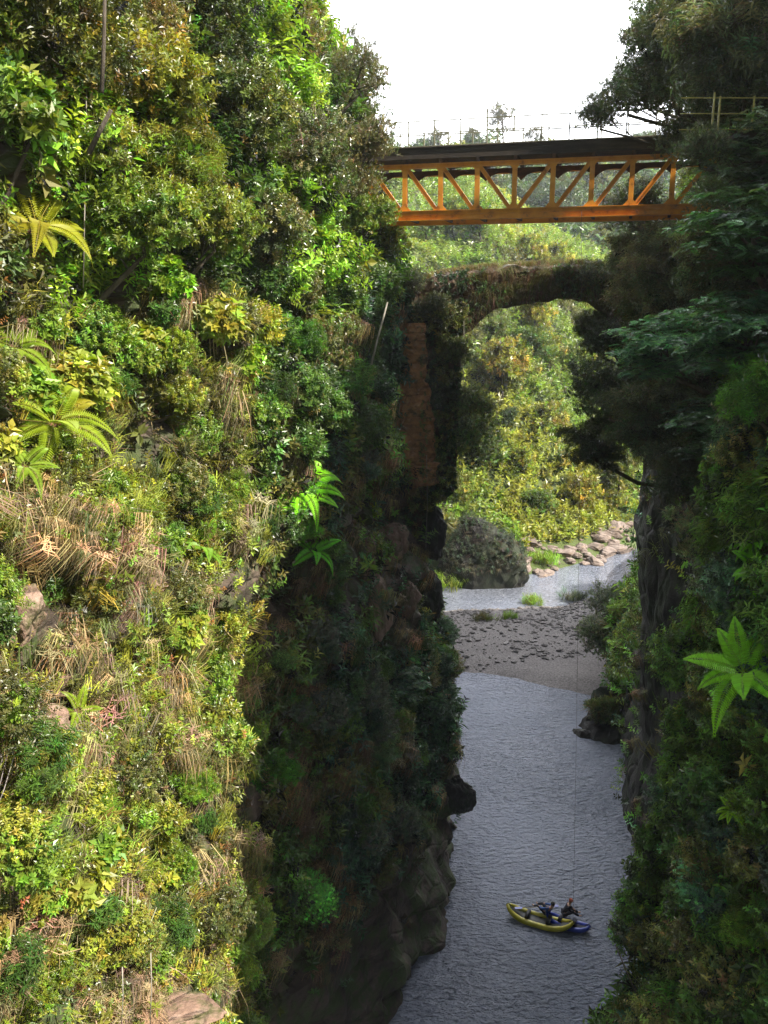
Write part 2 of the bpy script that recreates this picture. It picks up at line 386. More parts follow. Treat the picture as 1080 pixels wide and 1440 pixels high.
def rot_to(nrm, spin, tiltup=0.0):
    """matrices whose z axis follows nrm (n,3), spun around it"""
    z = nrm/np.linalg.norm(nrm, axis=1, keepdims=True)
    a = np.where(np.abs(z[:, 2:3]) < .9, np.array([[0, 0, 1.]]), np.array([[1., 0, 0]]))
    x = np.cross(a, z); x /= np.linalg.norm(x, axis=1, keepdims=True); y = np.cross(z, x)
    c, s = np.cos(spin)[:, None], np.sin(spin)[:, None]
    return np.stack([x*c+y*s, -x*s+y*c, z], -1)
class Plants:
    """collects template copies, builds one mesh"""
    def __init__(s, seed=0): s.V = []; s.F = []; s.C = []; s.n = 0; s.r = np.random.default_rng(seed)
    def add(s, kind, pos, nrm, scale, color, jit=.36, hue=.13):
        pos = np.asarray(pos, float); n = len(pos)
        if n == 0: return s
        M = rot_to(np.asarray(nrm, float), s.r.random(n)*6.283); which = s.r.integers(0, len(TPL[kind]), n)
        scale = np.broadcast_to(np.asarray(scale, float), (n,)); color = np.broadcast_to(np.asarray(color, float), (n, 3))
        cj = color*(1+s.r.normal(size=(n, 1))*jit)*(1+s.r.normal(size=(n, 3))*hue); cj = np.clip(cj, .004, .9)
        for w in range(len(TPL[kind])):
            ix = np.nonzero(which == w)[0]
            if len(ix) == 0: continue
            tv, tf, tcv = TPL[kind][w]
            v = np.einsum('nij,vj->nvi', M[ix], tv)*scale[ix, None, None]+pos[ix, None, :]
            f = tf[None]+(np.arange(len(ix))*len(tv))[:, None, None]+s.n
            s.V.append(v.reshape(-1, 3)); s.F.append(f.reshape(-1, 3)); s.n += len(ix)*len(tv)
            s.C.append((cj[ix][:, None, :]*tcv[None, :, None]).reshape(-1, 3))
        return s
    def mesh(s, name, mat): return mesh_np(name, np.concatenate(s.V), np.concatenate(s.F), 3, mat, np.concatenate(s.C))

# ------------------------------------------------------------------ ground cover on the cliffs
def surf(fn, sgn, Y, z):
    e = .35
    X = fn(Y, z); xy = (fn(Y+e, z)-X)/e; xz = (fn(Y, z+e)-X)/e
    n = np.stack([np.ones_like(X), -np.clip(xy, -3, 3), -np.clip(xz, -3, 3)], -1)*sgn
    n /= np.linalg.norm(n, axis=1, keepdims=True)
    return np.stack([X, Y, z], -1), n
def hit(fn, sgn, px, py, y0=6, y1=110):
    Y = np.arange(y0, y1, .1)
    u, v = (px-540)/F, (720-py)/F; dy, dz = cp+v*sp, -sp+v*cp
    x = u/dy*Y; z = CAMZ+dz/dy*Y
    s = (x-fn(Y, z))*sgn
    i = np.nonzero(s < 0)[0]
    k = i[0] if len(i) else len(Y)-1
    return Vector((x[k], Y[k], z[k]))
hitL = lambda px, py: hit(leftX, 1, px, py)
hitR = lambda px, py: hit(rightX, -1, px, py)

def blob_mask(px, py, blobs):
    m = np.zeros(px.shape, bool)
    for bx, by, rx, ry in blobs: m |= ((px-bx)/rx)**2+((py-by)/ry)**2 < 1
    return m
BARE_L = [(28, 872, 48, 42), (75, 955, 62, 30), (180, 832, 14, 24), (50, 1020, 40, 16), (365, 895, 22, 40), (270, 1415, 50, 14),
          (350, 830, 30, 26), (160, 920, 24, 14), (345, 1140, 18, 38), (545, 810, 56, 95), (500, 790, 30, 80), (225, 820, 18, 20),
          (500, 1400, 120, 70), (570, 1300, 50, 110), (640, 1150, 30, 60)]
def cover(name, fn, sgn, n, zone, seed, yr, zr, mats, kinds_label):
    r = np.random.default_rng(seed); groups = {}
    Y = yr[0]+(yr[1]-yr[0])*r.random(n)**1.35; z = zr[0]+(zr[1]-zr[0])*r.random(n)
    p, nn = surf(fn, sgn, Y, z); px, py = proj(p)
    ok = (px > -330) & (px < 1400) & (py > -250) & (py < 1750)
    # outside the picture keep only a thin cover
    out = (px < -60) | (px > 1140) | (py < -60) | (py > 1500)
    ok &= ~(out & (r.random(n) > .35))
    p, nn, px, py, Y, z = [a[ok] for a in (p, nn, px, py, Y, z)]
    return zone(p, nn, px, py, Y, z, r)
def left_zone(p, nn, px, py, Y, z, r):
    n = len(p)
    bare = blob_mask(px, py, [(a, b, c*1.25, d*1.25) for a, b, c, d in BARE_L]) & (r.random(n) > .08)
    bare |= (z < 5.5+1.5*fbm(Y/3, z/3, 0, 3)) & (Y > 24) & (r.random(n) > .06)
    bare |= (cavity(Y, z, 401) > .10) & (z < 33) & (r.random(n) > .12)
    ok = ~bare; p, nn, px, py, Y, z = [a[ok] for a in (p, nn, px, py, Y, z)]; n = len(p)
    c1 = fbm(Y/1.6, z/1.6, 0, 201, 3); c2 = fbm(Y/1.1, z/1.3, 5, 211, 3); c3 = fbm(Y/3.5, z/3.5, 9, 221, 2); u = r.random(n)
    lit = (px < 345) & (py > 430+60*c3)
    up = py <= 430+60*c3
    bulge = np.clip(c1*1.6+.2, 0, 1)*1.25
    P0 = p+nn*(bulge*r.random(n)**.5)[:, None]
    P0[:, 2] += .1
    nrm = nn*.7+np.array([0, 0, .65])+r.normal(size=(n, 3))*.35
    sc = (.19+.0065*Y)*(.7+.6*r.random(n))
    G = Plants(seed=5); Lf = Plants(seed=6)
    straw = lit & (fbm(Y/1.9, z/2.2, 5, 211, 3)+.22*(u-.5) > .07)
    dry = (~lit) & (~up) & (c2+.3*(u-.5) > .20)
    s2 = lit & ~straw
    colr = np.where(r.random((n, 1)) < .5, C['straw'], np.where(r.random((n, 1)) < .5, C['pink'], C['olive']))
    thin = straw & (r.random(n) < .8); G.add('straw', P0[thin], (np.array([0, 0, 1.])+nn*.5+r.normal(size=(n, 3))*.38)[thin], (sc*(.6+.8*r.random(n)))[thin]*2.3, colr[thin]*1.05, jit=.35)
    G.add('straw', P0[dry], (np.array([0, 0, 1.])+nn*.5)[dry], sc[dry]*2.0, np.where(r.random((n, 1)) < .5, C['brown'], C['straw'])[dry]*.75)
    g2 = s2 & (r.random(n) < .22)
    G.add('grass', P0[g2], nrm[g2], sc[g2]*1.7, np.where(r.random((n, 1)) < .5, C['yel'], C['olive'])[g2])
    w2 = (straw | s2) & (r.random(n) < .10)
    G.add('twig', P0[w2], nrm[w2], sc[w2]*2, C['pink'])
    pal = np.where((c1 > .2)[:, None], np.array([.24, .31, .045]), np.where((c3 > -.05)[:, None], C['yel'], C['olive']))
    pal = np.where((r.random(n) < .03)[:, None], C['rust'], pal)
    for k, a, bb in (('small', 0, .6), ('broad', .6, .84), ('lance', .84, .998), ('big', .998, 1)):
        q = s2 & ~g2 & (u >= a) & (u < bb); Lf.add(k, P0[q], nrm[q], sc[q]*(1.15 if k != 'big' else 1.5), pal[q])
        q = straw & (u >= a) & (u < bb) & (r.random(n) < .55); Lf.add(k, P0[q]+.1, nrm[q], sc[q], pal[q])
    # mounded clumps of one plant each, standing out from the wall
    pools = [('small', 'lime'), ('broad', 'lime'), ('broad', 'yel'), ('small', 'yel'), ('small', 'olive'), ('lance', 'green'), ('broad', 'green'), ('lance', 'lime'), ('broad', 'lime'), ('big', 'lime'), ('big', 'yel')]
    free = ~blob_mask(px, py, [(a, b, c+28, d+24) for a, b, c, d in BARE_L[:10]]+[(565, 570, 62, 140), (540, 800, 80, 120), (60, 320, 70, 50), (80, 600, 80, 40), (440, 700, 60, 60), (20, 490, 50, 30)]) & ((z > 8) | (Y < 24))
    for sel, m_, pl in ((np.nonzero(lit & free)[0], 230, pools), (np.nonzero(free & (~lit) & (px > 280) & (px < 640) & (py > 380))[0], 260, [('small', 'mid'), ('broad', 'green'), ('small', 'blueg'), ('lance', 'mid'), ('small', 'olive'), ('small', 'grey'), ('broad', 'mid')])):
        for i in r.choice(sel, min(m_, len(sel)), replace=False):
            k, cn = pl[r.integers(len(pl))]; Rc = (.18+.42*r.random()**1.8)*(1+.02*Y[i]); nn_ = int(45+200*Rc*Rc)
            q = r.normal(size=(nn_, 3)); q /= np.linalg.norm(q, axis=1, keepdims=True); q = np.where(((q@nn[i]) < -.1)[:, None], -q, q)
            c0 = p[i]+nn[i]*(.25+.4*r.random()); Lf.add(k, c0+q*Rc*np.array([1, 1, .8])*(.6+.45*r.random((nn_, 1))), q*.6+nn[i]*.2+[0, 0, .55], (.17+.005*Y[i])*(.75+.5*r.random(nn_)), np.array(C[cn])*(.8+.45*r.random()), jit=.22)
    rest = ~(lit | dry)
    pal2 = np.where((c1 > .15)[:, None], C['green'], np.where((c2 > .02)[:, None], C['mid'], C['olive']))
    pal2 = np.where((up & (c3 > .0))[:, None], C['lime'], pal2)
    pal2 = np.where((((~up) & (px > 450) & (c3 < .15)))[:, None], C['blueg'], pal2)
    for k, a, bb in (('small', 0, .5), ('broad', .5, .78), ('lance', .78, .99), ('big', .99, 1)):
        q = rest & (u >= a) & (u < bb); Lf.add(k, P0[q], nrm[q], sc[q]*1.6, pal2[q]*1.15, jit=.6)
    tag(link('undergrowth', Lf.mesh('undergrowth', M_LEAF)), 'mixed green and yellow leafy undergrowth clinging to the left cliff', 'undergrowth', kind='stuff')
    tag(link('dry_grass', G.mesh('dry_grass', M_GRASS)), 'straw coloured hanging dry grass on the left cliff', 'grass', kind='stuff')
cover('left', leftX, 1, 125000, left_zone, 91, (6, 72), (2, 44), None, None)
def right_zone(p, nn, px, py, Y, z, r):
    n = len(p)
    u = r.random(n)
    c1 = fbm(Y/1.8, z/1.8, 0, 301, 3); c2 = fbm(Y/1.1, z/1.3, 5, 311, 3)
    face = (Y > 36) & (Y < 54) & (z < 22+2.5*fbm(Y/3, 0, 0, 5)) & ((u > .10) | (c1 < 0)) & (Y+fbm(z/3, 0, 0, 6)*4 > 37)
    face |= (px < 1000+30*fbm(z/2, 0, 0, 7)) & (px > 850) & (py > 650) & (py < 1170) & (Y > 29) & (Y < 56) & (u > .07)
    low = (z < 3.5) & (Y > 22) & (u > .1)
    low |= (cavity(Y, z, 431) > .10) & (z < 33) & (r.random(n) > .12)
    ok = ~(face | low); p, nn, px, py, Y, z, u, c1, c2 = [a[ok] for a in (p, nn, px, py, Y, z, u, c1, c2)]; n = len(p)
    P0 = p+nn*(np.clip(c1*1.3+.15, 0, 1)*r.random(n)**.5*.9)[:, None]
    nrm = nn*.7+np.array([0, 0, .65])+r.normal(size=(n, 3))*.35; sc = (.26+.006*Y)*(.7+.6*r.random(n))
    G = Plants(7); Lf = Plants(8)
    dry = c2 > .2
    G.add('straw', P0[dry], (np.array([0, 0, 1.])+nn*.5)[dry], sc[dry]*2, np.where(r.random((n, 1)) < .5, C['brown'], C['olive'])[dry])
    g = (~dry) & (r.random(n) < .2); G.add('grass', P0[g], nrm[g], sc[g]*1.8, np.where(r.random((n, 1)) < .5, C['green'], C['olive'])[g])
    for i in r.choice(np.nonzero((z > 9) & ((Y < 34) | (z > 27)))[0], 520, replace=False):
        k, cn = [('small', 'green'), ('broad', 'green'), ('small', 'grey'), ('lance', 'green'), ('small', 'olive'), ('small', 'blueg'), ('broad', 'mid')][r.integers(7)]; Rc = (.25+.6*r.random()**1.6)*(1+.02*Y[i]); nn_ = int(50+200*Rc*Rc)
        q = r.normal(size=(nn_, 3)); q /= np.linalg.norm(q, axis=1, keepdims=True); q = np.where(((q@nn[i]) < -.1)[:, None], -q, q)
        Lf.add(k, p[i]+nn[i]*(.3+.6*r.random())+q*Rc*np.array([1, 1, .8])*(.6+.45*r.random((nn_, 1))), q*.6+nn[i]*.2+[0, 0, .55], (.24+.007*Y[i])*(.75+.5*r.random(nn_)), np.array(C[cn])*(1.2+.7*r.random()), jit=.5)
    pal = np.where((c1 > .15)[:, None], C['green'], np.where((c2 > 0)[:, None], C['mid'], C['blueg'])); pal = np.where((r.random(n) < .12)[:, None], C['olive'], pal)
    for k, a, bb in (('small', 0, .5), ('broad', .5, .8), ('lance', .8, .99), ('big', .99, 1)):
        q = (~dry) & (~g) & (u >= a) & (u < bb); Lf.add(k, P0[q], nrm[q], sc[q]*1.7, pal[q]*1.6, jit=.65)
    tag(link('undergrowth', Lf.mesh('undergrowth', M_LEAF)), 'shaded green undergrowth covering the right cliff', 'undergrowth', kind='stuff')
    tag(link('dry_grass', G.mesh('dry_grass', M_GRASS)), 'olive and brown hanging grass on the right cliff', 'grass', kind='stuff')
cover('right', rightX, -1, 52000, right_zone, 92, (10, 90), (1, 46), None, None)
# cover on the far slopes
def hill_cover(fn, n, xr, yr, seed, s, pals, label, front=True):
    r = np.random.default_rng(seed)
    Y = yr[0]+(yr[1]-yr[0])*r.random(n)**1.2; X = xr[0]*Y+(xr[1]-xr[0])*Y*r.random(n)
    Z = fn(X, Y); e = .5
    nn = np.stack([-(fn(X+e, Y)-Z)/e, -(fn(X, Y+e)-Z)/e, np.ones(n)], -1); nn /= np.linalg.norm(nn, axis=1, keepdims=True)
    keep = Z > 1.4+.8*r.random(n)
    c = fbm(X/5., Y/5., 0, seed, 3); c2 = fbm(X/11., Y/11., 0, seed+3, 2)
    p = np.stack([X, Y, Z], -1)+nn*(np.clip(c*2+.4, 0, 1.5)*r.random(n))[:, None]*s*1.2
    pal = np.array([pals[i] for i in range(len(pals))])[np.clip(((c2+.5)*len(pals)+r.normal(size=n)*.5).astype(int), 0, len(pals)-1)]
    Pl = Plants(seed); u = r.random(n)
    for k, a, b2 in (('small', 0, .5), ('broad', .5, 1)):
        q = keep & (u >= a) & (u < b2); Pl.add(k, p[q], nn[q]*.6+np.array([0, -.2, .6])+r.normal(size=(q.sum(), 3))*.3, s*(.7+.6*r.random(q.sum())), pal[q], jit=.22, hue=.07)
    tag(link('undergrowth', Pl.mesh('undergrowth', M_LEAF)), label, 'undergrowth', kind='stuff')
hill_cover(hillH, 24000, (-.03, .40), (86, 216), 401, 1.5, [C['olive'], C['lime'], (.22, .30, .045), C['lime'], C['yel']], 'sunlit yellow green scrub on the slope beyond the arch')
hill_cover(hill2, 9000, (-.02, .36), (200, 335), 402, 5.5, [C['mid'], C['green'], C['olive'], C['mid']], 'hazy wooded cover of the distant hills')

# ------------------------------------------------------------------ crowns and trees
def crown(name, seed, rad, nb, per, kind, s, cols, mat=None, br=(.28, .45), tw=0, flat=0):
    r = np.random.default_rng(seed); Pl = Plants(seed); cen = []
    rad = np.array(rad, float)
    for i in range(nb):
        d = r.normal(size=3); d /= np.linalg.norm(d); rr = (.3+.7*r.random()**.6)
        c0 = d*rad*rr*(1-br[0]); cen.append(c0)
        R0 = rad*(br[0]+(br[1]-br[0])*r.random())
        if flat: R0 = R0*np.array([1.25, 1.25, flat])
        n = int(per*(.7+.6*r.random())); q = r.normal(size=(n, 3)); q /= np.linalg.norm(q, axis=1, keepdims=True)
        q[:, 2] = np.where(q[:, 2] < -.3, -q[:, 2], q[:, 2])
        pos = c0+q*R0*(.55+.5*r.random((n, 1))**.7)
        col = np.array(cols[r.integers(len(cols))])*(.8+.4*r.random())
        nr = q*.8+np.array([0, 0, .45])+r.normal(size=(n, 3))*.35
        if kind == 'flat': nr = q*.25+r.normal(size=(n, 3))*.2+np.array([0, 0, 1.])
        Pl.add(kind, pos, nr, s*(.75+.5*r.random(n)), col)
        if tw: Pl.add('twig', pos[:tw], nr[:tw], s*2.2, C['brown'])
    return mesh_np(name, np.concatenate(Pl.V), np.concatenate(Pl.F), 3, mat or M_LEAF, np.concatenate(Pl.C)), np.array(cen), rad
W1 = (1, 1, 1)
CR = {
    'broad': crown('crown', 1, (1.5, 1.5, 1.3), 26, 60, 'broad', .26, [(.11, .17, .03), (.08, .13, .03), (.15, .19, .035)], M_GLOSSY),
    'broad2': crown('crown', 2, (1.5, 1.5, 1.4), 22, 60, 'broad', .3, [(.12, .19, .03), (.17, .23, .035)], M_LEAF),
    'small': crown('crown', 3, (1.5, 1.5, 1.3), 34, 60, 'small', .23, [(.08, .115, .035), (.11, .13, .045), (.14, .15, .06)], M_GLOSSY, tw=3),
    'sparse': crown('crown', 4, (1.5, 1.5, 1.5), 22, 26, 'small', .27, [(.10, .11, .05), (.08, .09, .05)], M_LEAF, br=(.18, .3), tw=6),
    'big': crown('crown', 5, (1.2, 1.2, 1.0), 12, 26, 'big', .34, [(.14, .24, .035), (.18, .27, .04)], M_LEAF),
    'layer': crown('crown', 6, (1.6, 1.6, 1.25), 40, 46, 'flat', .25, [(.075, .12, .065), (.095, .14, .075), (.06, .10, .06)], M_LEAF, flat=.38, br=(.2, .36)),
    'layer2': crown('crown', 7, (1.7, 1.5, 1.4), 40, 46, 'lance', .26, [(.10, .115, .08), (.075, .10, .06), (.12, .12, .075)], M_LEAF, flat=.6, tw=4, br=(.18, .34)),
    'lance': crown('crown', 8, (1.4, 1.4, 1.2), 20, 46, 'lance', .32, [(.10, .19, .03), (.14, .22, .04)], M_LEAF),
    'willow': crown('crown', 9, (1.3, 1.3, 1.1), 18, 36, 'lance', .4, [(.06, .10, .04), (.07, .12, .05)], M_LEAF, tw=5),
    'far': crown('crown', 10, (1.5, 1.5, 1.5), 20, 26, 'broad', .42, [(.15, .21, .035), (.20, .25, .04), (.24, .25, .05)], M_LEAF),
    'far2': crown('crown', 11, (1.5, 1.5, 1.2), 22, 26, 'small', .46, [(.10, .16, .035), (.15, .19, .045)], M_LEAF),
}
def limbs(mb, root, c, cen, rad, sc, rz, th, nl=7, seed=0, drop=.5):
    """bent trunk from root to the crown, then limbs to the leaf clumps (all relative to root)"""
    r = random.Random(seed); root = Vector(root); c = Vector(c); d = c-root
    fork = c-Vector((0, 0, rad[2]*sc*drop)); mid = root.lerp(fork, .5)+Vector((r.uniform(-.12, .12), r.uniform(-.12, .12), -.08))*d.length*.7
    p = [root, root.lerp(mid, .5)+Vector((r.uniform(-.03, .03),)*3)*d.length, mid, mid.lerp(fork, .6), fork, c]
    p = [q-root for q in p]
    mb.tube(p, [th*1.35, th*1.1, th, th*.85, th*.75, th*.4], 8)
    idx = list(range(len(cen))); r.shuffle(idx); ca, sa = math.cos(rz), math.sin(rz)
    for i in idx[:nl]:
        e = cen[i]; e = Vector((e[0]*ca-e[1]*sa, e[0]*sa+e[1]*ca, e[2]))*sc+c-root
        s0 = p[3].lerp(p[5], r.random()); m = s0.lerp(e, .5)+Vector((0, 0, .12*(e-s0).length))
        mb.tube([s0, m, e], [th*.45, th*.3, th*.1], 5)
def tree(name, cat, var, c, sc, root, label, group=None, tint=W1, th=None, bark=None, rz=None, squash=1, nl=7, drop=.5):
    me, cen, rad = CR[var]; c = Vector(c); root = Vector(root); rz = random.uniform(0, 6.28) if rz is None else rz
    e = thing(name, root, label, cat, group)
    mb = MB(); limbs(mb, root, c, cen, rad, sc, rz, th or .055*sc*rad[0], nl, random.randrange(9999), drop)
    mb.build('trunk' if cat == 'tree' else 'stem', bark or M_BARK, e, smooth=True)
    k = link('crown' if cat == 'tree' else 'foliage', me, e, loc=c-root, rot=(0, 0, rz), scale=(sc, sc, sc*squash)); k.color = (*tint, 1)
    return e
def root_on(fn, sgn, c, down, inn=.4):
    Y = c[1]; z = max(c[2]-down, .3); return Vector((float(fn(Y, z))-sgn*inn, Y, z))
def Lt(px, py, off, sc, var, label, group=None, down=3.0, **k):
    h = hitL(px, py); c = P(px, py, k.pop('Y', None) or max(h.y-off, 5)); return tree(k.pop('name', 'broadleaf_tree'), k.pop('cat', 'tree'), var, c, sc, root_on(leftX, 1, c, down*sc), label, group, **k)
def Rt(px, py, off, sc, var, label, group=None, down=3.0, Y=None, **k):
    h = hitR(px, py); c = P(px, py, Y or max(h.y-off, 5)); return tree(k.pop('name', 'broadleaf_tree'), k.pop('cat', 'tree'), var, c, sc, root_on(rightX, -1, c, down*sc), label, group, **k)

Y_ = (1.35, 1.15, .8); B_ = (1.3, 1.3, .9); D_ = (.6, .62, .6); O_ = (1.25, 1.0, .8); G_ = (.85, .8, 1.0)
LG = 'trees on top of the left cliff'
for row in [
    # px, py, off, scale, variant, tint, label
    (480, 150, 2.5, 1.75, 'small', (1.0, 1.15, .95), 'grey green tree leaning into the sky at the left edge of the pale sky gap'),
    (420, 240, 3.0, 1.5, 'small', (.95, 1.1, .9), 'small leaved olive tree left of the steel bridge end'),
    (500, 258, 2.0, .95, 'small', (1.2, 1.2, .8), 'small leafy tree hanging over the left end of the bridge'),
    (490, 60, 3.0, 1.5, 'sparse', (1.0, 1.35, .8), 'airy pale tree under the top edge beside the sky'),
    (400, 60, 2.0, 1.5, 'small', (1.5, 1.3, .7), 'olive tree at the top, just left of the airy pale tree'),
    (330, 170, 2.5, 1.4, 'broad', (1, 1, .9), 'round mid green tree in the upper middle of the left slope'),
    (290, 50, 1.0, 1.4, 'broad', D_, 'dark tree at the top of the left slope'),  # crown tinted darker than its neighbours
    (200, 130, 2.5, 1.2, 'broad2', Y_, 'yellow green tree behind the tall pale stem'),
    (90, 60, 2.0, 1.25, 'broad', (1.2, 1.0, .8), 'olive green tree filling the top left corner'),
    (190, 20, 2.0, 1.1, 'small', (1.6, 1.4, .8), 'fine leaved tree at the top edge, second from the left corner'),
    (40, 170, 1.5, .75, 'big', (.9, 1.1, .9), 'vivid green large leaved tree at the left edge under the corner tree'),
    (250, 240, 2.5, .95, 'lance', Y_, 'lime tree with narrow leaves under the yellow green tree'),
    (110, 220, 1.5, .85, 'broad2', (1.2, 1.2, .9), 'small bright tree above the yellow tree fern'),
    (380, 330, 2.5, 1.0, 'broad', G_, 'dense dark green tree left of the small leafy tree at the bridge end'),
    (200, 320, 2.0, .9, 'broad2', (1.1, 1.25, .9), 'fresh green tree right of the yellow tree fern'),
    (300, 320, 2.5, .85, 'broad2', (1.15, 1.2, 1), 'light green tree in the centre of the left slope, pale leaf tips'),
    (520, 350, 1.5, 1.15, 'broad2', (1.0, 1.0, .8), 'green tree directly below the left end of the bridge'),
    (522, 205, 2.0, .8, 'small', (1.2, 1.15, .9), 'small leaved tree against the sky just left of the bridge deck'),
    (505, 105, 2.0, .95, 'sparse', (1.0, 1.3, .9), 'open twiggy tree on the left rim of the sky'),
    (520, 305, 2.0, .75, 'broad2', (1.0, 1.1, .8), 'bright small tree covering the lower left corner of the truss'),
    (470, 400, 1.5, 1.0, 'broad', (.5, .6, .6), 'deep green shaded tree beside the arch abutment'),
]:
    Lt(*row[:4], row[4], row[6], LG, tint=(row[5][0]*1.12, row[5][1]*.95, row[5][2]*1.15), **(dict(Y=38.5) if any(q in row[6] for q in ('leafy tree hanging over', 'left of the bridge deck', 'left rim of the sky', 'corner of the truss')) else {}))
SG = 'shrubs growing on the left cliff'
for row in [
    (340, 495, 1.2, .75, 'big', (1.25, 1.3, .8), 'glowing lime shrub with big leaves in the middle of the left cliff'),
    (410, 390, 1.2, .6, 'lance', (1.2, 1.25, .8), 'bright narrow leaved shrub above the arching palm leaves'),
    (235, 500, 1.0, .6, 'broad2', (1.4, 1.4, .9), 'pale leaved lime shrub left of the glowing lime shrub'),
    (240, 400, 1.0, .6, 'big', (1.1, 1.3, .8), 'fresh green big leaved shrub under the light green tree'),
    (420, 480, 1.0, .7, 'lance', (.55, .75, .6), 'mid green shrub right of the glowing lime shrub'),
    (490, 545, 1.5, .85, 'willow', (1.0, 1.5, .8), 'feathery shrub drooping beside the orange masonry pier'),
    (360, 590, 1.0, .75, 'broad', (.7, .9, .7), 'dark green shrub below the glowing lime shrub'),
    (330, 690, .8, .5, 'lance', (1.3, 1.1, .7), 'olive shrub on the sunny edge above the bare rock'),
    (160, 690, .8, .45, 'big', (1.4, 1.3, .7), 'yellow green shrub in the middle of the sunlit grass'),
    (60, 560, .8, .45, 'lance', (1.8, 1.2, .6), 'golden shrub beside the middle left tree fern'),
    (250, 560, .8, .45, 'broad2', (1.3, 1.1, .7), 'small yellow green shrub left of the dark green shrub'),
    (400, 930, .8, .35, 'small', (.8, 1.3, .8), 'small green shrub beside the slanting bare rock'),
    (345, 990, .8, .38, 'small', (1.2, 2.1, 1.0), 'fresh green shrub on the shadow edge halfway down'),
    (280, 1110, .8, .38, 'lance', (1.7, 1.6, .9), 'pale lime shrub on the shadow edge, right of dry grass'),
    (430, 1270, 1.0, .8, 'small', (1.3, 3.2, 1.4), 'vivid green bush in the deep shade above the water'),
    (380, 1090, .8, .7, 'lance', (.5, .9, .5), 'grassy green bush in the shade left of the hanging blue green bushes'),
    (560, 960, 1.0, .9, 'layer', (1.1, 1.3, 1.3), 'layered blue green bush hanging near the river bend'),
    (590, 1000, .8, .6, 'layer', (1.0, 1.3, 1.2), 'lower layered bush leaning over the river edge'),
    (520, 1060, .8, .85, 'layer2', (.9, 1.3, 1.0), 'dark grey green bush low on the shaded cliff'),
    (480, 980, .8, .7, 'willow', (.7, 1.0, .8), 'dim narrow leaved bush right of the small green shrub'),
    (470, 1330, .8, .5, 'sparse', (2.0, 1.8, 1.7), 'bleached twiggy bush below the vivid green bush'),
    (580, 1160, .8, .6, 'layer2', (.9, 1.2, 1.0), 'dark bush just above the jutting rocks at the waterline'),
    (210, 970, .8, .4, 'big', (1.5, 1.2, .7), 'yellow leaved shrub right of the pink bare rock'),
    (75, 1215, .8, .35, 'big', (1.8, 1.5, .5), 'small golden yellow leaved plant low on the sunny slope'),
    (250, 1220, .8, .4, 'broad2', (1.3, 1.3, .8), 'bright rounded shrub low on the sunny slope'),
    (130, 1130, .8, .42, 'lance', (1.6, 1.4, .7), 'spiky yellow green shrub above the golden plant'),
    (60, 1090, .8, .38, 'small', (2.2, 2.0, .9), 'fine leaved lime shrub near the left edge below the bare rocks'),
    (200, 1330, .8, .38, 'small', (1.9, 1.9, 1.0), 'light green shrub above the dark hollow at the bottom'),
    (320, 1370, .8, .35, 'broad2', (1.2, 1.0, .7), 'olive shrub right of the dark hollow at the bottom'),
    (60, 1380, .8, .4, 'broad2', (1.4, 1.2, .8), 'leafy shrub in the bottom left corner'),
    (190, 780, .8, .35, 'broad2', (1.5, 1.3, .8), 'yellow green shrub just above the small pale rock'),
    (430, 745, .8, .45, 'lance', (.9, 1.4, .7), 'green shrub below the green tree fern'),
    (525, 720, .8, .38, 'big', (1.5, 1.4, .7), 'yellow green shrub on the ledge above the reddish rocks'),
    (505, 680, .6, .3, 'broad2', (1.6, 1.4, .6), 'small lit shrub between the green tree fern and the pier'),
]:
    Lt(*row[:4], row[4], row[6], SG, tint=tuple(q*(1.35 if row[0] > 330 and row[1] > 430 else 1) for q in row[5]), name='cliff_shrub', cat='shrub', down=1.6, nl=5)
RG = 'trees on the right cliff'
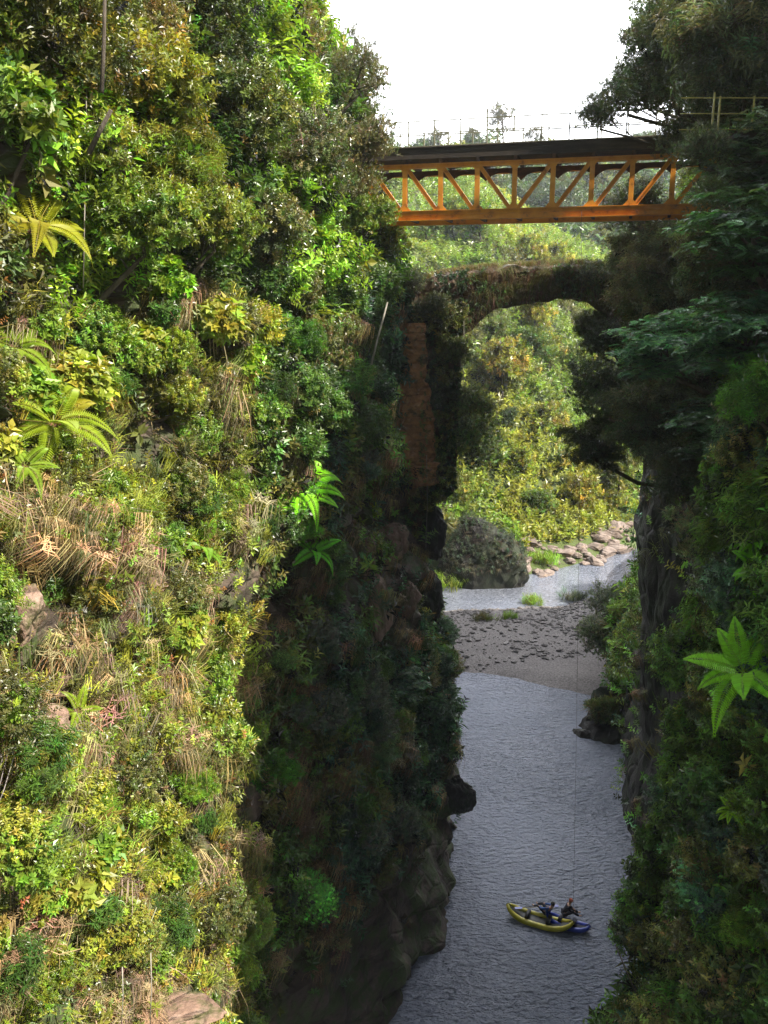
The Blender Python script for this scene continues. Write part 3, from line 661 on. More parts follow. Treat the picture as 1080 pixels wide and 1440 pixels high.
for row in [
    # px, py, Y, scale, variant, tint, label
    (960, 110, 34, 1.75, 'small', (.65, .75, .85), 'tall dark tree against the sky above the right bridge end'),
    (1040, 60, 30, 1.8, 'layer2', (.85, .95, .9), 'dark layered tree in the top right corner'),
    (885, 135, 37, 1.05, 'small', (.7, .8, .8), 'dark tree reaching left over the bridge deck'),
    (930, 60, 36, 1.0, 'sparse', (.9, 1.0, .9), 'open topped tree on the right skyline'),
    (1075, 220, 27, 1.2, 'layer', (.9, 1.0, .9), 'layered tree in front of the yellow railing'),
    (1060, 330, 25, 1.3, 'layer', (.8, 1.2, .8), 'green layered tree at the right edge under the railing'),
    (960, 385, 33, 1.35, 'layer2', (1, 1, 1), 'grey green layered tree below the right end of the bridge'),
    (905, 365, 41, 1.1, 'layer2', (.8, .85, .9), 'dark tree between the bridge and the right end of the arch'),
    (935, 430, 36, 1.4, 'layer2', (1, 1, .9), 'grey leaved tree in front of the right foot of the arch'),
    (930, 490, 30, 1.15, 'layer', (1.3, 2.0, 1.8), 'flat spreading tree with pale blue green sprays, right of the arch'),
    (1040, 470, 24, 1.2, 'layer', (.8, 1.3, 1.0), 'green tree at the right edge beside the flat spreading tree'),
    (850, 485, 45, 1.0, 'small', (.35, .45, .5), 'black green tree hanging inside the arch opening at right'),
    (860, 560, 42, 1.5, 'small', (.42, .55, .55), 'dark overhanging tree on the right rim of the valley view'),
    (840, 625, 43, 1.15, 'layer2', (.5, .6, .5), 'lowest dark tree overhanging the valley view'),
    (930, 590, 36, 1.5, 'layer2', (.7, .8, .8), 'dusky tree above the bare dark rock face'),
    (1020, 600, 28, 1.3, 'layer', (.6, .9, .7), 'shaded layered tree right of the dusky tree'),
    (1060, 740, 24, .9, 'lance', (.6, 1.0, .7), 'green narrow leaved tree low on the right edge'),
    (975, 195, 36, 1.0, 'small', (.7, .8, .85), 'dark tree sitting on the right end of the bridge deck'),
    (935, 40, 37, 1.2, 'small', (.75, .85, .85), 'dark tree forming the upper right rim of the sky'),
    (1050, 110, 30, 1.5, 'small', (.7, .8, .8), 'dark dense tree at the right edge above the railing'),
    (1040, 380, 27, 1.3, 'layer2', (.9, 1.0, .9), 'dusky tree at the right edge below the dim tree'),
    (900, 300, 43, 1.2, 'small', (.6, .7, .7), 'dark tree seen through the right truss panels'),
    (925, 130, 38, 1.0, 'small', (.7, .8, .8), 'dark tree rising behind the right part of the bridge railing'),
    (845, 165, 39, .7, 'small', (.75, .85, .8), 'small dark tree crown low over the right half of the bridge deck'),
    (985, 215, 27.2, .62, 'small', (.75, .85, .8), 'small dark crown in front of the lookout platform'),
    (1000, 20, 33, 1.7, 'small', (.8, .9, .9), 'dark small leaved tree at the top edge left of the corner'),
    (1030, 150, 31, 1.1, 'small', (.75, .85, .85), 'small leaved tree just behind the yellow railing'),
    (1045, 280, 30, 1.1, 'small', (.8, .95, .9), 'dim tree covering the right end of the orange truss'),
    (1070, 560, 22, .9, 'lance', (.6, .9, .7), 'green tree at the right edge above the highest bright fern'),
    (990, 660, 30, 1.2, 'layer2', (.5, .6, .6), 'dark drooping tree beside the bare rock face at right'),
    (990, 745, 27, .9, 'sparse', (1.8, 2.2, 2.4), 'pale grey twiggy tree on the right cliff'),
]:
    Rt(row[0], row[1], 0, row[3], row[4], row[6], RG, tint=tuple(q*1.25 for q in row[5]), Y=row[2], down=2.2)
SR = 'shrubs growing on the right cliff'
for row in [
    (950, 1200, 2.8, .7, 'layer', (1.3, 2.6, 1.6), 'blue green layered bush above the water on the right'),
    (1000, 1250, 2.3, .65, 'layer', (1.2, 2.1, 1.4), 'wide blue green bush right of the layered bush'),
    (910, 1250, 1.8, .42, 'lance', (.7, 1.2, .9), 'small green bush leaning over the water on the right'),
    (970, 1350, 1.5, .65, 'willow', (1.0, 1.3, .7), 'olive drooping bush in the lower right'),
    (870, 1380, 1.5, .65, 'willow', (1.2, 1.1, .9), 'brownish twiggy bush overhanging the water nearest the raft'),
    (1060, 1150, 1.0, .5, 'broad2', (.7, .8, .7), 'leafy bush at the right edge below the tree fern trunks'),
    (1050, 1310, 1.0, .45, 'lance', (1.2, 1.2, .8), 'green bush above the pale corner bush'),
    (1055, 1390, 1.0, .5, 'small', (3.0, 2.6, 2.0), 'pale bush in the bottom right corner with sunlight in its tint'),  # strong pale tint stands in for a patch of sun
    (930, 1410, 1.2, .4, 'broad', (.9, 1.3, .9), 'mid green bush at the bottom edge on the right'),
    (1000, 870, .4, .45, 'lance', (.7, 1.2, .8), 'shaded green bush left of the big right tree fern'),
    (1000, 1130, 1.0, .35, 'big', (.6, 1.0, .6), 'lone green bush beside the bare dark rock'),
    (840, 1420, 1.2, .6, 'willow', (1.0, 1.0, .8), 'twiggy bush at the bottom edge touching the water'),
    (880, 1310, 1.6, .5, 'lance', (.7, .9, .7), 'dark green bush above the water right of the kayak'),
    (1040, 1200, 1.0, .5, 'small', (1.2, 1.3, .9), 'fine leaved bush on the right edge below the small round fern'),
    (1030, 1050, .8, .4, 'small', (1.0, 1.0, .8), 'fine leaved bush around the orange fern trunk'),
    (1000, 1000, .8, .45, 'layer', (.9, 1.0, 1.0), 'dim layered bush left of the orange fern trunk'),
    (860, 850, 0, .9, 'small', (.5, .6, .6), 'dark bush on the gravel under the right cliff'),
    (850, 900, 0, .8, 'small', (.5, .6, .5), 'dark bush at the right end of the gravel bar'),
    (850, 1000, 0, .5, 'willow', (1.0, .9, .6), 'brown green bush on the jutting right ledge'),
]:
    kk = {}
    if row[6].startswith('dark bush'): kk = dict(Y=80 if row[1] < 870 else 68)
    if 'ledge' in row[6]: kk = dict(Y=60)
    Rt(row[0], row[1], row[2], row[3]*(2.0 if kk else 1), row[4], row[6], SR, tint=tuple(q*1.5 for q in row[5]), name='cliff_shrub', cat='shrub', down=1.6, nl=6, **kk)
# thin tall stem and hanging vines on the left
def stem_thing(name, label, cat, pts, r0, mat, group=None):
    root = Vector(pts[0]); mb = MB(); mb.tube([Vector(p)-root for p in pts], [r0*(1-.5*i/len(pts)) for i in range(len(pts))], 6)
    return tag(mb.build(name, mat, smooth=True, loc=root), label, cat, group)
Yk = hitL(118, 400).y-1.2
stem_thing('slender_trunk', 'tall thin pale stem rising through the trees on the left', 'tree stem', [P(117, 405, Yk), P(119, 300, Yk-.1), P(121, 190, Yk+.1), P(122, 60, Yk+.1)], .016, M_PALEBARK)
stem_thing('slender_trunk', 'pale bare trunk at the top, right of the tall thin stem', 'tree stem', [P(143, 130, 19), P(146, 60, 19.2), P(148, -30, 19.2)], .05, M_BARK)
stem_thing('bare_branch', 'dark forked branch crossing the lime tree', 'branch', [P(125, 215, 15.2), P(140, 185, 15.1), P(156, 155, 15)], .05, M_BARK)
stem_thing('dead_branch', 'pale dead branch slanting beside the feathery shrub', 'branch', [P(518, 530, 37), P(530, 480, 36.8), P(545, 425, 36.6)], .05, M_PALEBARK)
stem_thing('dead_branch', 'long bare branch slanting down in the lower right bushes', 'branch', [P(866, 1330, 24), P(885, 1375, 23), P(905, 1420, 22)], .02, M_BARK)
for px, y0, y1, Y, lb in [(172, 1360, 1440, 14.2, 'thin white hanging root at the bottom left'), (212, 1340, 1440, 14.6, 'thin hanging root right of the white one'),
                       (556, 466, 640, 45, 'hanging vine in front of the orange pier'), (600, 640, 770, 45, 'pale hanging vine under the arch'), (652, 440, 560, 46, 'short vine below the arch springing')]:
    stem_thing('hanging_vine', lb, 'vine', [P(px, y0, Y), P(px+1, (y0+y1)/2, Y), P(px-1, y1, Y)], .012, M_PALEBARK, 'hanging vines and roots')

# ------------------------------------------------------------------ tree ferns
M_FROND = leaf_mat('fern_frond', rough=.45, trans=.42, spec=.4)
def frond_mesh(seed, curl=.5, L=1.0):
    r = np.random.default_rng(seed); leaves = []; cs = []; npair = 30
    def cur(t): return np.array([L*(t-.12*t**3), 0, L*(.5*t-curl*1.25*t**2.3)])
    for i in range(npair):
        t = .12+.86*i/npair; p0 = cur(t); tg = cur(t+.01)-p0; tg /= np.linalg.norm(tg)
        w = L*.165*math.sin(math.pi*min(1, (t+.08)**.75))**.8*(.95+.1*r.random())+.01
        for sd in (-1, 1):
            d = tg*.35+np.array([0, sd*1., -.18])
            nrm = np.cross(tg, [0, 1., 0])*-1
            d0 = d/np.linalg.norm(d)
            leaves.append(leaf_tris(p0, d, nrm, w, L*.030, .2)); cs.append(.85+.3*r.random())
            for q in (.25, .45, .65, .82):   # toothed pinna edge
                for s2 in (-1, 1):
                    leaves.append(leaf_tris(p0+d0*w*q, d0*.7+tg*s2*.8, nrm, L*.042*(1.2-q), L*.016, .05)); cs.append(.9+.2*r.random())
    V, Fc, c = T_pack(leaves, np.array(cs)); col = c[:, None]*np.array([[.17, .30, .035]])
    # rachis
    k = len(V); pts = [cur(t) for t in np.linspace(0, .98, 9)]; VV = []; FF = []
    for i, p in enumerate(pts):
        w = .006*L*(1-.8*i/9); VV += [p+[0, w, .004], p+[0, -w, .004], p+[0, 0, -w]]
    for i in range(8):
        a = k+i*3
        for x, y in ((0, 1), (1, 2), (2, 0)): FF += [[a+x, a+y, a+3+y], [a+x, a+3+y, a+3+x]]
    V = np.concatenate([V, np.array(VV)]); Fc = np.concatenate([Fc, np.array(FF)]); col = np.concatenate([col, np.tile([[.16, .22, .04]], (len(VV), 1))])
    return mesh_np('frond', V, Fc, 3, M_FROND, col)
FR = [frond_mesh(1, .5), frond_mesh(2, .8), frond_mesh(3, .3)]
def fern(c, size, label, tint=W1, axis=(0, 0, 1), n=11, trunk=None, az0=None, group='tree ferns', skip=None, dead=0):
    c = Vector(c); base = c if trunk is None else Vector(trunk)
    e = thing('tree_fern', base, label, 'fern', group)
    if trunk is not None:
        mb = MB(); d = c-base; mb.tube([Vector((0, 0, 0)), d*.4+Vector((.05, 0, 0)), d*.8, d], [.09, .075, .07, .08], 9); mb.build('trunk', M_FERNBARK, e, smooth=True)
    q = Vector((0, 0, 1)).rotation_difference(Vector(axis).normalized()).to_matrix()
    a0 = random.uniform(0, 6.28) if az0 is None else az0
    for i in range(n):
        a = a0+i*6.283/n+random.uniform(-.15, .15)
        M = q @ Matrix.Rotation(a, 3, 'Z') @ Matrix.Rotation(-random.uniform(-.35, .5), 3, 'Y')
        o = link('frond', FR[i % 3], e, loc=c-base, rot=M.to_euler(), scale=size*1.3*random.uniform(.8, 1.1)); t = (1.9, 1.0, .6) if i < dead else tint; o.color = (*t, 1)
    return e
def Lf(px, py, size, label, tint=W1, off=1.3, **k):
    h = hitL(px, py); c = P(px, py, h.y-off); return fern(c, size, label, tint, trunk=(float(leftX(c.y, c.z-.6))-.3, c.y, c.z-.6), axis=(.55, -.45, 1), **k)
def Rf(px, py, size, label, tint=W1, off=2.7, **k):
    h = hitR(px, py); c = P(px, py, h.y-off); dn = k.pop('dn', .6); return fern(c, size, label, tint, trunk=(float(rightX(c.y, c.z-dn))+.2, c.y, c.z-dn), axis=(-.5, -.5, 1), **k)
Lf(52, 318, 1.15, 'yellow tree fern with drooping fronds at the left edge', (1.9, 1.15, .5), dead=2)
Lf(75, 595, 1.15, 'lime tree fern over the dry grass, middle left', (1.6, 1.2, .6), dead=1)
Lf(20, 488, .9, 'lime fern poking in at the left edge between the two tree ferns', (1.4, 1.15, .7), n=7)
Lf(35, 655, .6, 'small fern under the lime tree fern', (1.4, 1.2, .8), n=7)
Lf(418, 690, 1.7, 'green tree fern overhanging the shade, centre of the left cliff', (1.8, 2.3, 1.0), off=1.9)
Lf(285, 770, .8, 'green fern at the sun and shade edge', (1.1, 1.2, .8), n=7)
Lf(440, 775, 1.1, 'shaded fern below the green tree fern', (1.0, 1.9, 1.1), n=7)
Lf(432, 440, 1.0, 'fern with long arching yellow fronds below the bright shrub', (1.8, 1.2, .7), n=6, dead=2)
Lf(175, 330, .8, 'half hidden green fern under the yellow green tree', (1.1, 1.2, .7), n=7)
Lf(110, 1000, .5, 'small bright fern below the pink bare rock', (1.5, 1.2, .7), n=6)
Rf(1045, 945, 1.3, 'large bright tree fern on the right cliff with orange trunk', (1.89, 2.24, 1.04), off=3.2, dn=2.3, n=12)
Rf(1060, 650, .85, 'highest bright fern at the right edge', (1.82, 1.54, 0.91), n=8)
Rf(1075, 690, .8, 'bright fern just below the highest right fern', (1.40, 1.68, 0.91), n=8)
Rf(1010, 830, .6, 'small lime fern left of the right edge, above the large tree fern', (1.96, 1.82, 0.91), n=7)
Rf(1066, 760, .8, 'fern at the right edge level with the pale grey tree', (1.26, 1.82, 0.91), n=8)
Rf(1065, 800, .7, 'lower fern at the right edge above the large tree fern', (1.26, 1.82, 0.91), n=8)
Rf(1030, 1140, .45, 'small round lime fern below the orange trunk', (1.82, 1.82, 0.78), n=8)
Rf(1040, 240, .8, 'dim fern in the trees by the right end of the bridge', (0.84, 1.12, 0.91), n=7)
Rf(990, 460, .9, 'greyish fern behind the flat spreading tree', (0.84, 0.98, 1.04), n=7)
# bare fern trunks
for px, lb in ((1045, 'orange brown fern trunk at the right edge'), (1022, 'dark fern trunk left of the orange brown one')):
    h = hitR(px, 1060); Yt = h.y-.4
    stem_thing('fern_trunk', lb, 'trunk', [P(px, 1125, Yt), P(px+2, 1080, Yt), P(px-3, 1030, Yt)], .085, M_FERNBARK, 'bare fern trunks')

# ------------------------------------------------------------------ trees of the far valley
FG = 'sunlit trees on the slope beyond the arch'
flab = 'rounded sunlit yellow green tree on the slope seen through the arch'
rr = random.Random(5)
for px, py, sc, var, t, lb in [
    (720, 530, 2.6, 'far', (1.0, 1.0, 1), 'tall sunlit tree in the middle of the arch opening'),
    (690, 640, 1.8, 'far2', (1.2, 1.2, .9), 'green tree left below the tall sunlit tree'),
    (770, 600, 2.2, 'far', (1.1, 1.0, .9), 'yellow tree right below the tall sunlit tree'),
    (820, 700, 1.9, 'far', (1.25, 1.05, .8), 'golden green tree above the far rocky bank'),
    (760, 710, 1.6, 'far2', (1.1, 1.2, .8), 'green tree above the far bank left of the golden one'),
    (860, 710, 1.3, 'far', (1.2, 1.1, .9), 'bright tree beside the dark right cliff edge'),
    (650, 690, 1.5, 'far', (1.0, 1.05, .8), 'sunlit tree behind the left end of the mound'),
    (700, 470, 2.0, 'far2', (1.3, 1.2, 1.1), 'pale tree at the upper left of the arch opening'),
    (770, 500, 1.9, 'far', (1.1, .95, .8), 'olive yellow tree in the upper arch opening'),
    (620, 745, 1.2, 'far', (1.0, .9, .6), 'golden shrub like tree left of the mound'),
    (715, 590, 1.2, 'far2', (.35, .45, .5), 'dark tree tinted as the shaded hollow under the tall sunlit tree'),  # shade of the hollow is put into the crown tint
    (790, 655, 1.4, 'far2', (1.0, 1.0, .8), 'small green tree below the yellow tree'),
    (735, 650, 1.4, 'far', (1.2, 1.15, .8), 'lime tree in the centre above the mound')]:
    h = hit(lambda Y, z: np.zeros_like(Y), 1, px, py) if False else None
    Yc = np.arange(90, 200, .5); u, v = (px-540)/F, (720-py)/F; dy, dz = cp+v*sp, -sp+v*cp
    s = CAMZ+dz/dy*Yc-hillH(u/dy*Yc, Yc); k = np.nonzero(s < 0)[0]; Yh = Yc[k[0]] if len(k) else 150
    c = P(px, py, Yh-2.5*sc*.6); rz_ = float(hillH(np.array([c.x]), np.array([c.y+1]))[0])
    tree('valley_tree', 'tree', var, c, sc, (c.x, c.y+1, min(rz_-.3, c.z-1)), lb, FG, tint=t, nl=6)
for i in range(26):
    px = rr.uniform(560, 900); Y = rr.uniform(118, 185); X = (px-540)/F*Y/.99; sc = rr.uniform(1.6, 2.8)
    z = float(hillH(np.array([X]), np.array([Y]))[0]); pz = proj(np.array([X, Y, z+2*sc]))
    tree('valley_tree', 'tree', rr.choice(['far', 'far2']), (X, Y, z+1.6*sc), sc, (X, Y, z-.3), flab, FG, tint=(rr.uniform(.8, 1.3), rr.uniform(.85, 1.2), .8), nl=4)
HG = 'tall trees on the distant ridge'
for i, (px, hgt, lb) in enumerate([(700, 24, 'tall airy tree on the skyline above the middle of the bridge'), (655, 14, 'small tree on the skyline left of the tall airy one'), (615, 12, 'leftmost small tree on the skyline above the bridge'), (745, 11, 'small tree on the skyline right of the tall airy one')]):
    Y = 322; X = (px-540)/F*Y/1.03; z = float(hill2(np.array([X]), np.array([Y]))[0]); ztop = P(px, 150 if i == 0 else 180, Y).z
    tree('ridge_tree', 'tree', 'sparse', (X, Y, ztop-3), 4.4 if i == 0 else 3.0, (X, Y, z-1), lb, HG, nl=9, th=.35, tint=(1, 1, 1))
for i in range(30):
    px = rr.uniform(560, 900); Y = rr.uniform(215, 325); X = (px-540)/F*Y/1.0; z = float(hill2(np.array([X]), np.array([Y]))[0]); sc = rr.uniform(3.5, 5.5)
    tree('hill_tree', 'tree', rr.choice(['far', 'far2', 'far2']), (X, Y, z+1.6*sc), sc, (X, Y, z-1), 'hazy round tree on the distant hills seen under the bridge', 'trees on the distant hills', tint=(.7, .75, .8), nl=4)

# ------------------------------------------------------------------ rocks
def rock_mesh(name, seed, mat, sub=4, rough=.3, facet=.35):
    import bmesh
    bm = bmesh.new(); bmesh.ops.create_icosphere(bm, subdivisions=sub, radius=1)
    v = np.array([x.co[:] for x in bm.verts]); r = np.random.default_rng(seed)
    # cut by random planes for blocky facets
    for _ in range(16):
        d = r.normal(size=3); d /= np.linalg.norm(d); h = .5+.35*r.random(); t = v@d; v = v-np.outer(np.maximum(t-h, 0), d)*(.6+facet)
    v = v*(1+rough*fbm(v[:, 0]*1.7+seed, v[:, 1]*1.7, v[:, 2]*1.7, seed, 4)[:, None]+.16*np.abs(fbm(v[:, 0]*5, v[:, 1]*5, v[:, 2]*3, seed+9, 4))[:, None])
    for x, c in zip(bm.verts, v): x.co = c
    me = bpy.data.meshes.new(name); bm.to_mesh(me); bm.free(); me.materials.append(mat); return me
RK = [rock_mesh('boulder', 500+i, M_BANKROCK, 3) for i in range(4)]
def rock(name, p, s, label, me, cat='rock', group=None, rz=None, tilt=0):
    o = link(name, me, loc=p, rot=(tilt, random.uniform(-.2, .2), random.uniform(0, 6.28) if rz is None else rz), scale=s); return tag(o, label, cat, group)
rr = random.Random(21)
for i in range(95):
    X = rr.uniform(14.5, 34); Yb = float(np.interp(X, BX, BYv)); d = rr.uniform(-1.6, 6.5)
    s = rr.uniform(.3, .85)*(1 if rr.random() < .85 else 1.8)
    z = max(float(hillH(np.array([X]), np.array([Yb+d]))[0]), -.1)
    rock('boulder', (X, Yb+d, z+.1*s), (s*1.3, s, s*.65), 'pale boulder among the sunlit rocks of the far river bank', RK[i % 4], 'rock', 'boulders on the far river bank')
M_REDm = rock_mesh('outcrop', 611, M_RED, 5, .35); M_DKm = rock_mesh('outcrop', 612, M_DARKCLIFF, 5, .4); M_CLm = rock_mesh('outcrop', 613, M_RED, 5, .4, .2)
def LR(px, py, s, label, me, off=0, **k):
    h = hitL(px, py); c = P(px, py, h.y-off-(.9 if px > 480 and py < 900 else .35)); return rock('rock_outcrop', c, s, label, me, 'rock', 'bare rocks in the left cliff', **k)
LR(28, 870, (.55, .6, .6), 'pinkish bare rock at the left edge', M_CLm, rz=.5)
LR(80, 958, (.8, .8, .35), 'wide pink rock ledge below the rock at the left edge', M_REDm, off=.45, rz=1.2)
LR(182, 832, (.2, .25, .38), 'small pale rock in the middle of the dry grass', M_CLm, rz=2)
LR(55, 1025, (.6, .6, .3), 'dark pink ledge under the wide one', M_CLm, rz=2.6)
LR(365, 895, (.35, .5, .8), 'slanting grey rock at the shadow edge', M_CLm, rz=.3, tilt=.5)
LR(222, 815, (.3, .3, .4), 'small rounded rock right of the pale rock', M_REDm, off=.45, rz=.3)
LR(270, 1418, (.9, .6, .22), 'flat brown ledge above the bottom edge', M_REDm, off=.45, rz=.3)
LR(532, 850, (.75, .9, 1.9), 'tall reddish rock in the middle of the picture', M_REDm, off=.45, rz=.2)
LR(550, 765, (.8, .9, 1.0), 'rounded reddish rock above the tall one', M_CLm, off=.6, rz=1.1)
LR(505, 790, (.5, .7, 1.8), 'narrow brown rock left of the tall reddish one', M_REDm, off=.45, rz=2.4)
LR(575, 850, (.6, .7, 1.1), 'grey rock right of the tall reddish one', M_CLm, off=.4, rz=2.9)
LR(648, 1175, (1.1, 1.4, 1.6), 'dark jagged rock meeting the water at the cliff foot', M_DKm, rz=.6)
LR(636, 1120, (.8, 1.4, 1.6), 'dark rock block above the jagged rock at the waterline', M_DKm, rz=1.9)
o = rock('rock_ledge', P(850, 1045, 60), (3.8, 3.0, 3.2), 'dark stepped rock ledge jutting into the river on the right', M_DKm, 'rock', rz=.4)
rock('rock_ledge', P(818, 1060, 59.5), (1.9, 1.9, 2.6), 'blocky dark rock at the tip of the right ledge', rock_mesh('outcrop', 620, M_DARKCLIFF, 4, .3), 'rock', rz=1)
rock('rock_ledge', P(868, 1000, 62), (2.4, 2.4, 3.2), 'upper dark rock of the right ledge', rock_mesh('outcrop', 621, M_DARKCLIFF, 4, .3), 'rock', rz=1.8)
# mound beside the river
def mound():
    c = Vector((10.2, 96, 0)); e = thing('rock_mound', c, 'big dark rounded rock mound with shaggy grass beside the river', 'rock mound')
    me = rock_mesh('rock', 700, M_DARKCLIFF, 5, .25, .1); k = link('rock', me, e, loc=(0, 0, 1.2), scale=(5.9, 4.6, 7.4))
    v = np.array([x.co[:] for x in me.vertices])*[5.9, 4.6, 7.4]+[0, 0, 1.2]; nn = np.array([x.normal[:] for x in me.vertices])
    r = np.random.default_rng(3); ix = r.integers(0, len(v), 2600); ix = ix[v[ix, 2] > 1.6+r.random(len(ix))*1.5]
    Pl = Plants(31); a = ix[::2]; Pl.add('straw', v[a], nn[a]*.5+[0, 0, .8], 1.1, np.array([.12, .115, .08])); a = ix[1::2]; Pl.add('small', v[a], nn[a]*.5+[0, 0, .5], .8, np.array([.06, .08, .05]))
    link('shaggy_cover', Pl.mesh('shaggy_cover', M_GRASS), e)
mound()
# loose stones of the gravel bar, river-edge stones
def stones():
    r = np.random.default_rng(8); n = 11000
    X = r.uniform(-4, 34, n); Y = r.uniform(64, 94, n); H = barH(X, Y); c = fbm(X/3., Y/3., 0, 88, 3)
    k = (H > -.05) & ((c > -.05) | (r.random(n) < .3)) & (Y+ -.2*X > 69); X, Y, H = X[k], Y[k], H[k]; n = len(X)
    import bmesh
    bm = bmesh.new(); bmesh.ops.create_icosphere(bm, subdivisions=1, radius=1); bm.verts.ensure_lookup_table()
    v0 = np.array([q.co[:] for q in bm.verts]); f0 = np.array([[q.index for q in f.verts] for f in bm.faces]); bm.free()
    s = .06+.2*r.random(n)**3; V = v0[None]*(1+.25*r.normal(size=(n, len(v0), 1)).clip(-1, 1))*s[:, None, None]*np.array([1.3, 1, .6])
    a = r.random(n)*6.28; ca, sa = np.cos(a)[:, None], np.sin(a)[:, None]; x = V[..., 0]*ca-V[..., 1]*sa; y = V[..., 0]*sa+V[..., 1]*ca
    V = np.stack([x+X[:, None], y+Y[:, None], V[..., 2]+(H+s*.2)[:, None]], -1)
    F_ = f0[None]+(np.arange(n)*len(v0))[:, None, None]
    tag(link('gravel', mesh_np('gravel', V.reshape(-1, 3), F_.reshape(-1), 3, M_STONE)), 'loose grey river stones on the gravel bar', 'gravel', kind='stuff')
M_STONE = solid_mat('river_stone', [(.3, (.06, .055, .05)), (.55, (.14, .125, .12)), (.75, (.28, .26, .25))], 1.6, .9, .4, 12)
stones()
for px, py, s, lb in [(748, 848, .5, 'bright green tuft of reeds at the water side of the gravel bar'), (806, 842, .5, 'grey leafless tuft on the gravel bar near the far water'), (715, 876, .35, 'small green tuft on the middle of the gravel bar'),
                      (680, 880, .4, 'low olive tuft left on the gravel bar'), (622, 825, .9, 'yellow green tuft at the foot of the mound'), (765, 775, .8, 'round green tuft on the far sunlit bank')]:
    u, v = (px-540)/F, (720-py)/F; Y = -CAMZ/((-sp+v*cp)/(cp+v*sp)); c = P(px, py, Y); 
    if 'bank' in lb: c = P(px, py, 101); c.z = float(hillH(np.array([c.x]), np.array([c.y]))[0])
    Pl = Plants(int(px)); r = np.random.default_rng(int(px)); n = 26; q = r.normal(size=(n, 3))*[s*1.3, s, .05]; Pl.add('grass', q, [0, 0, 1.]+r.normal(size=(n, 3))*.3, s*2.0, C['grey'] if 'grey' in lb else (C['olive'] if 'olive' in lb else C['lime']))
    c.z = max(c.z, float(barH(np.array([c.x]), np.array([c.y]))[0]), 0)
    tag(link('grass_tuft', Pl.mesh('grass_tuft', M_GRASS), loc=c), lb, 'grass tuft', 'grass tufts by the river')

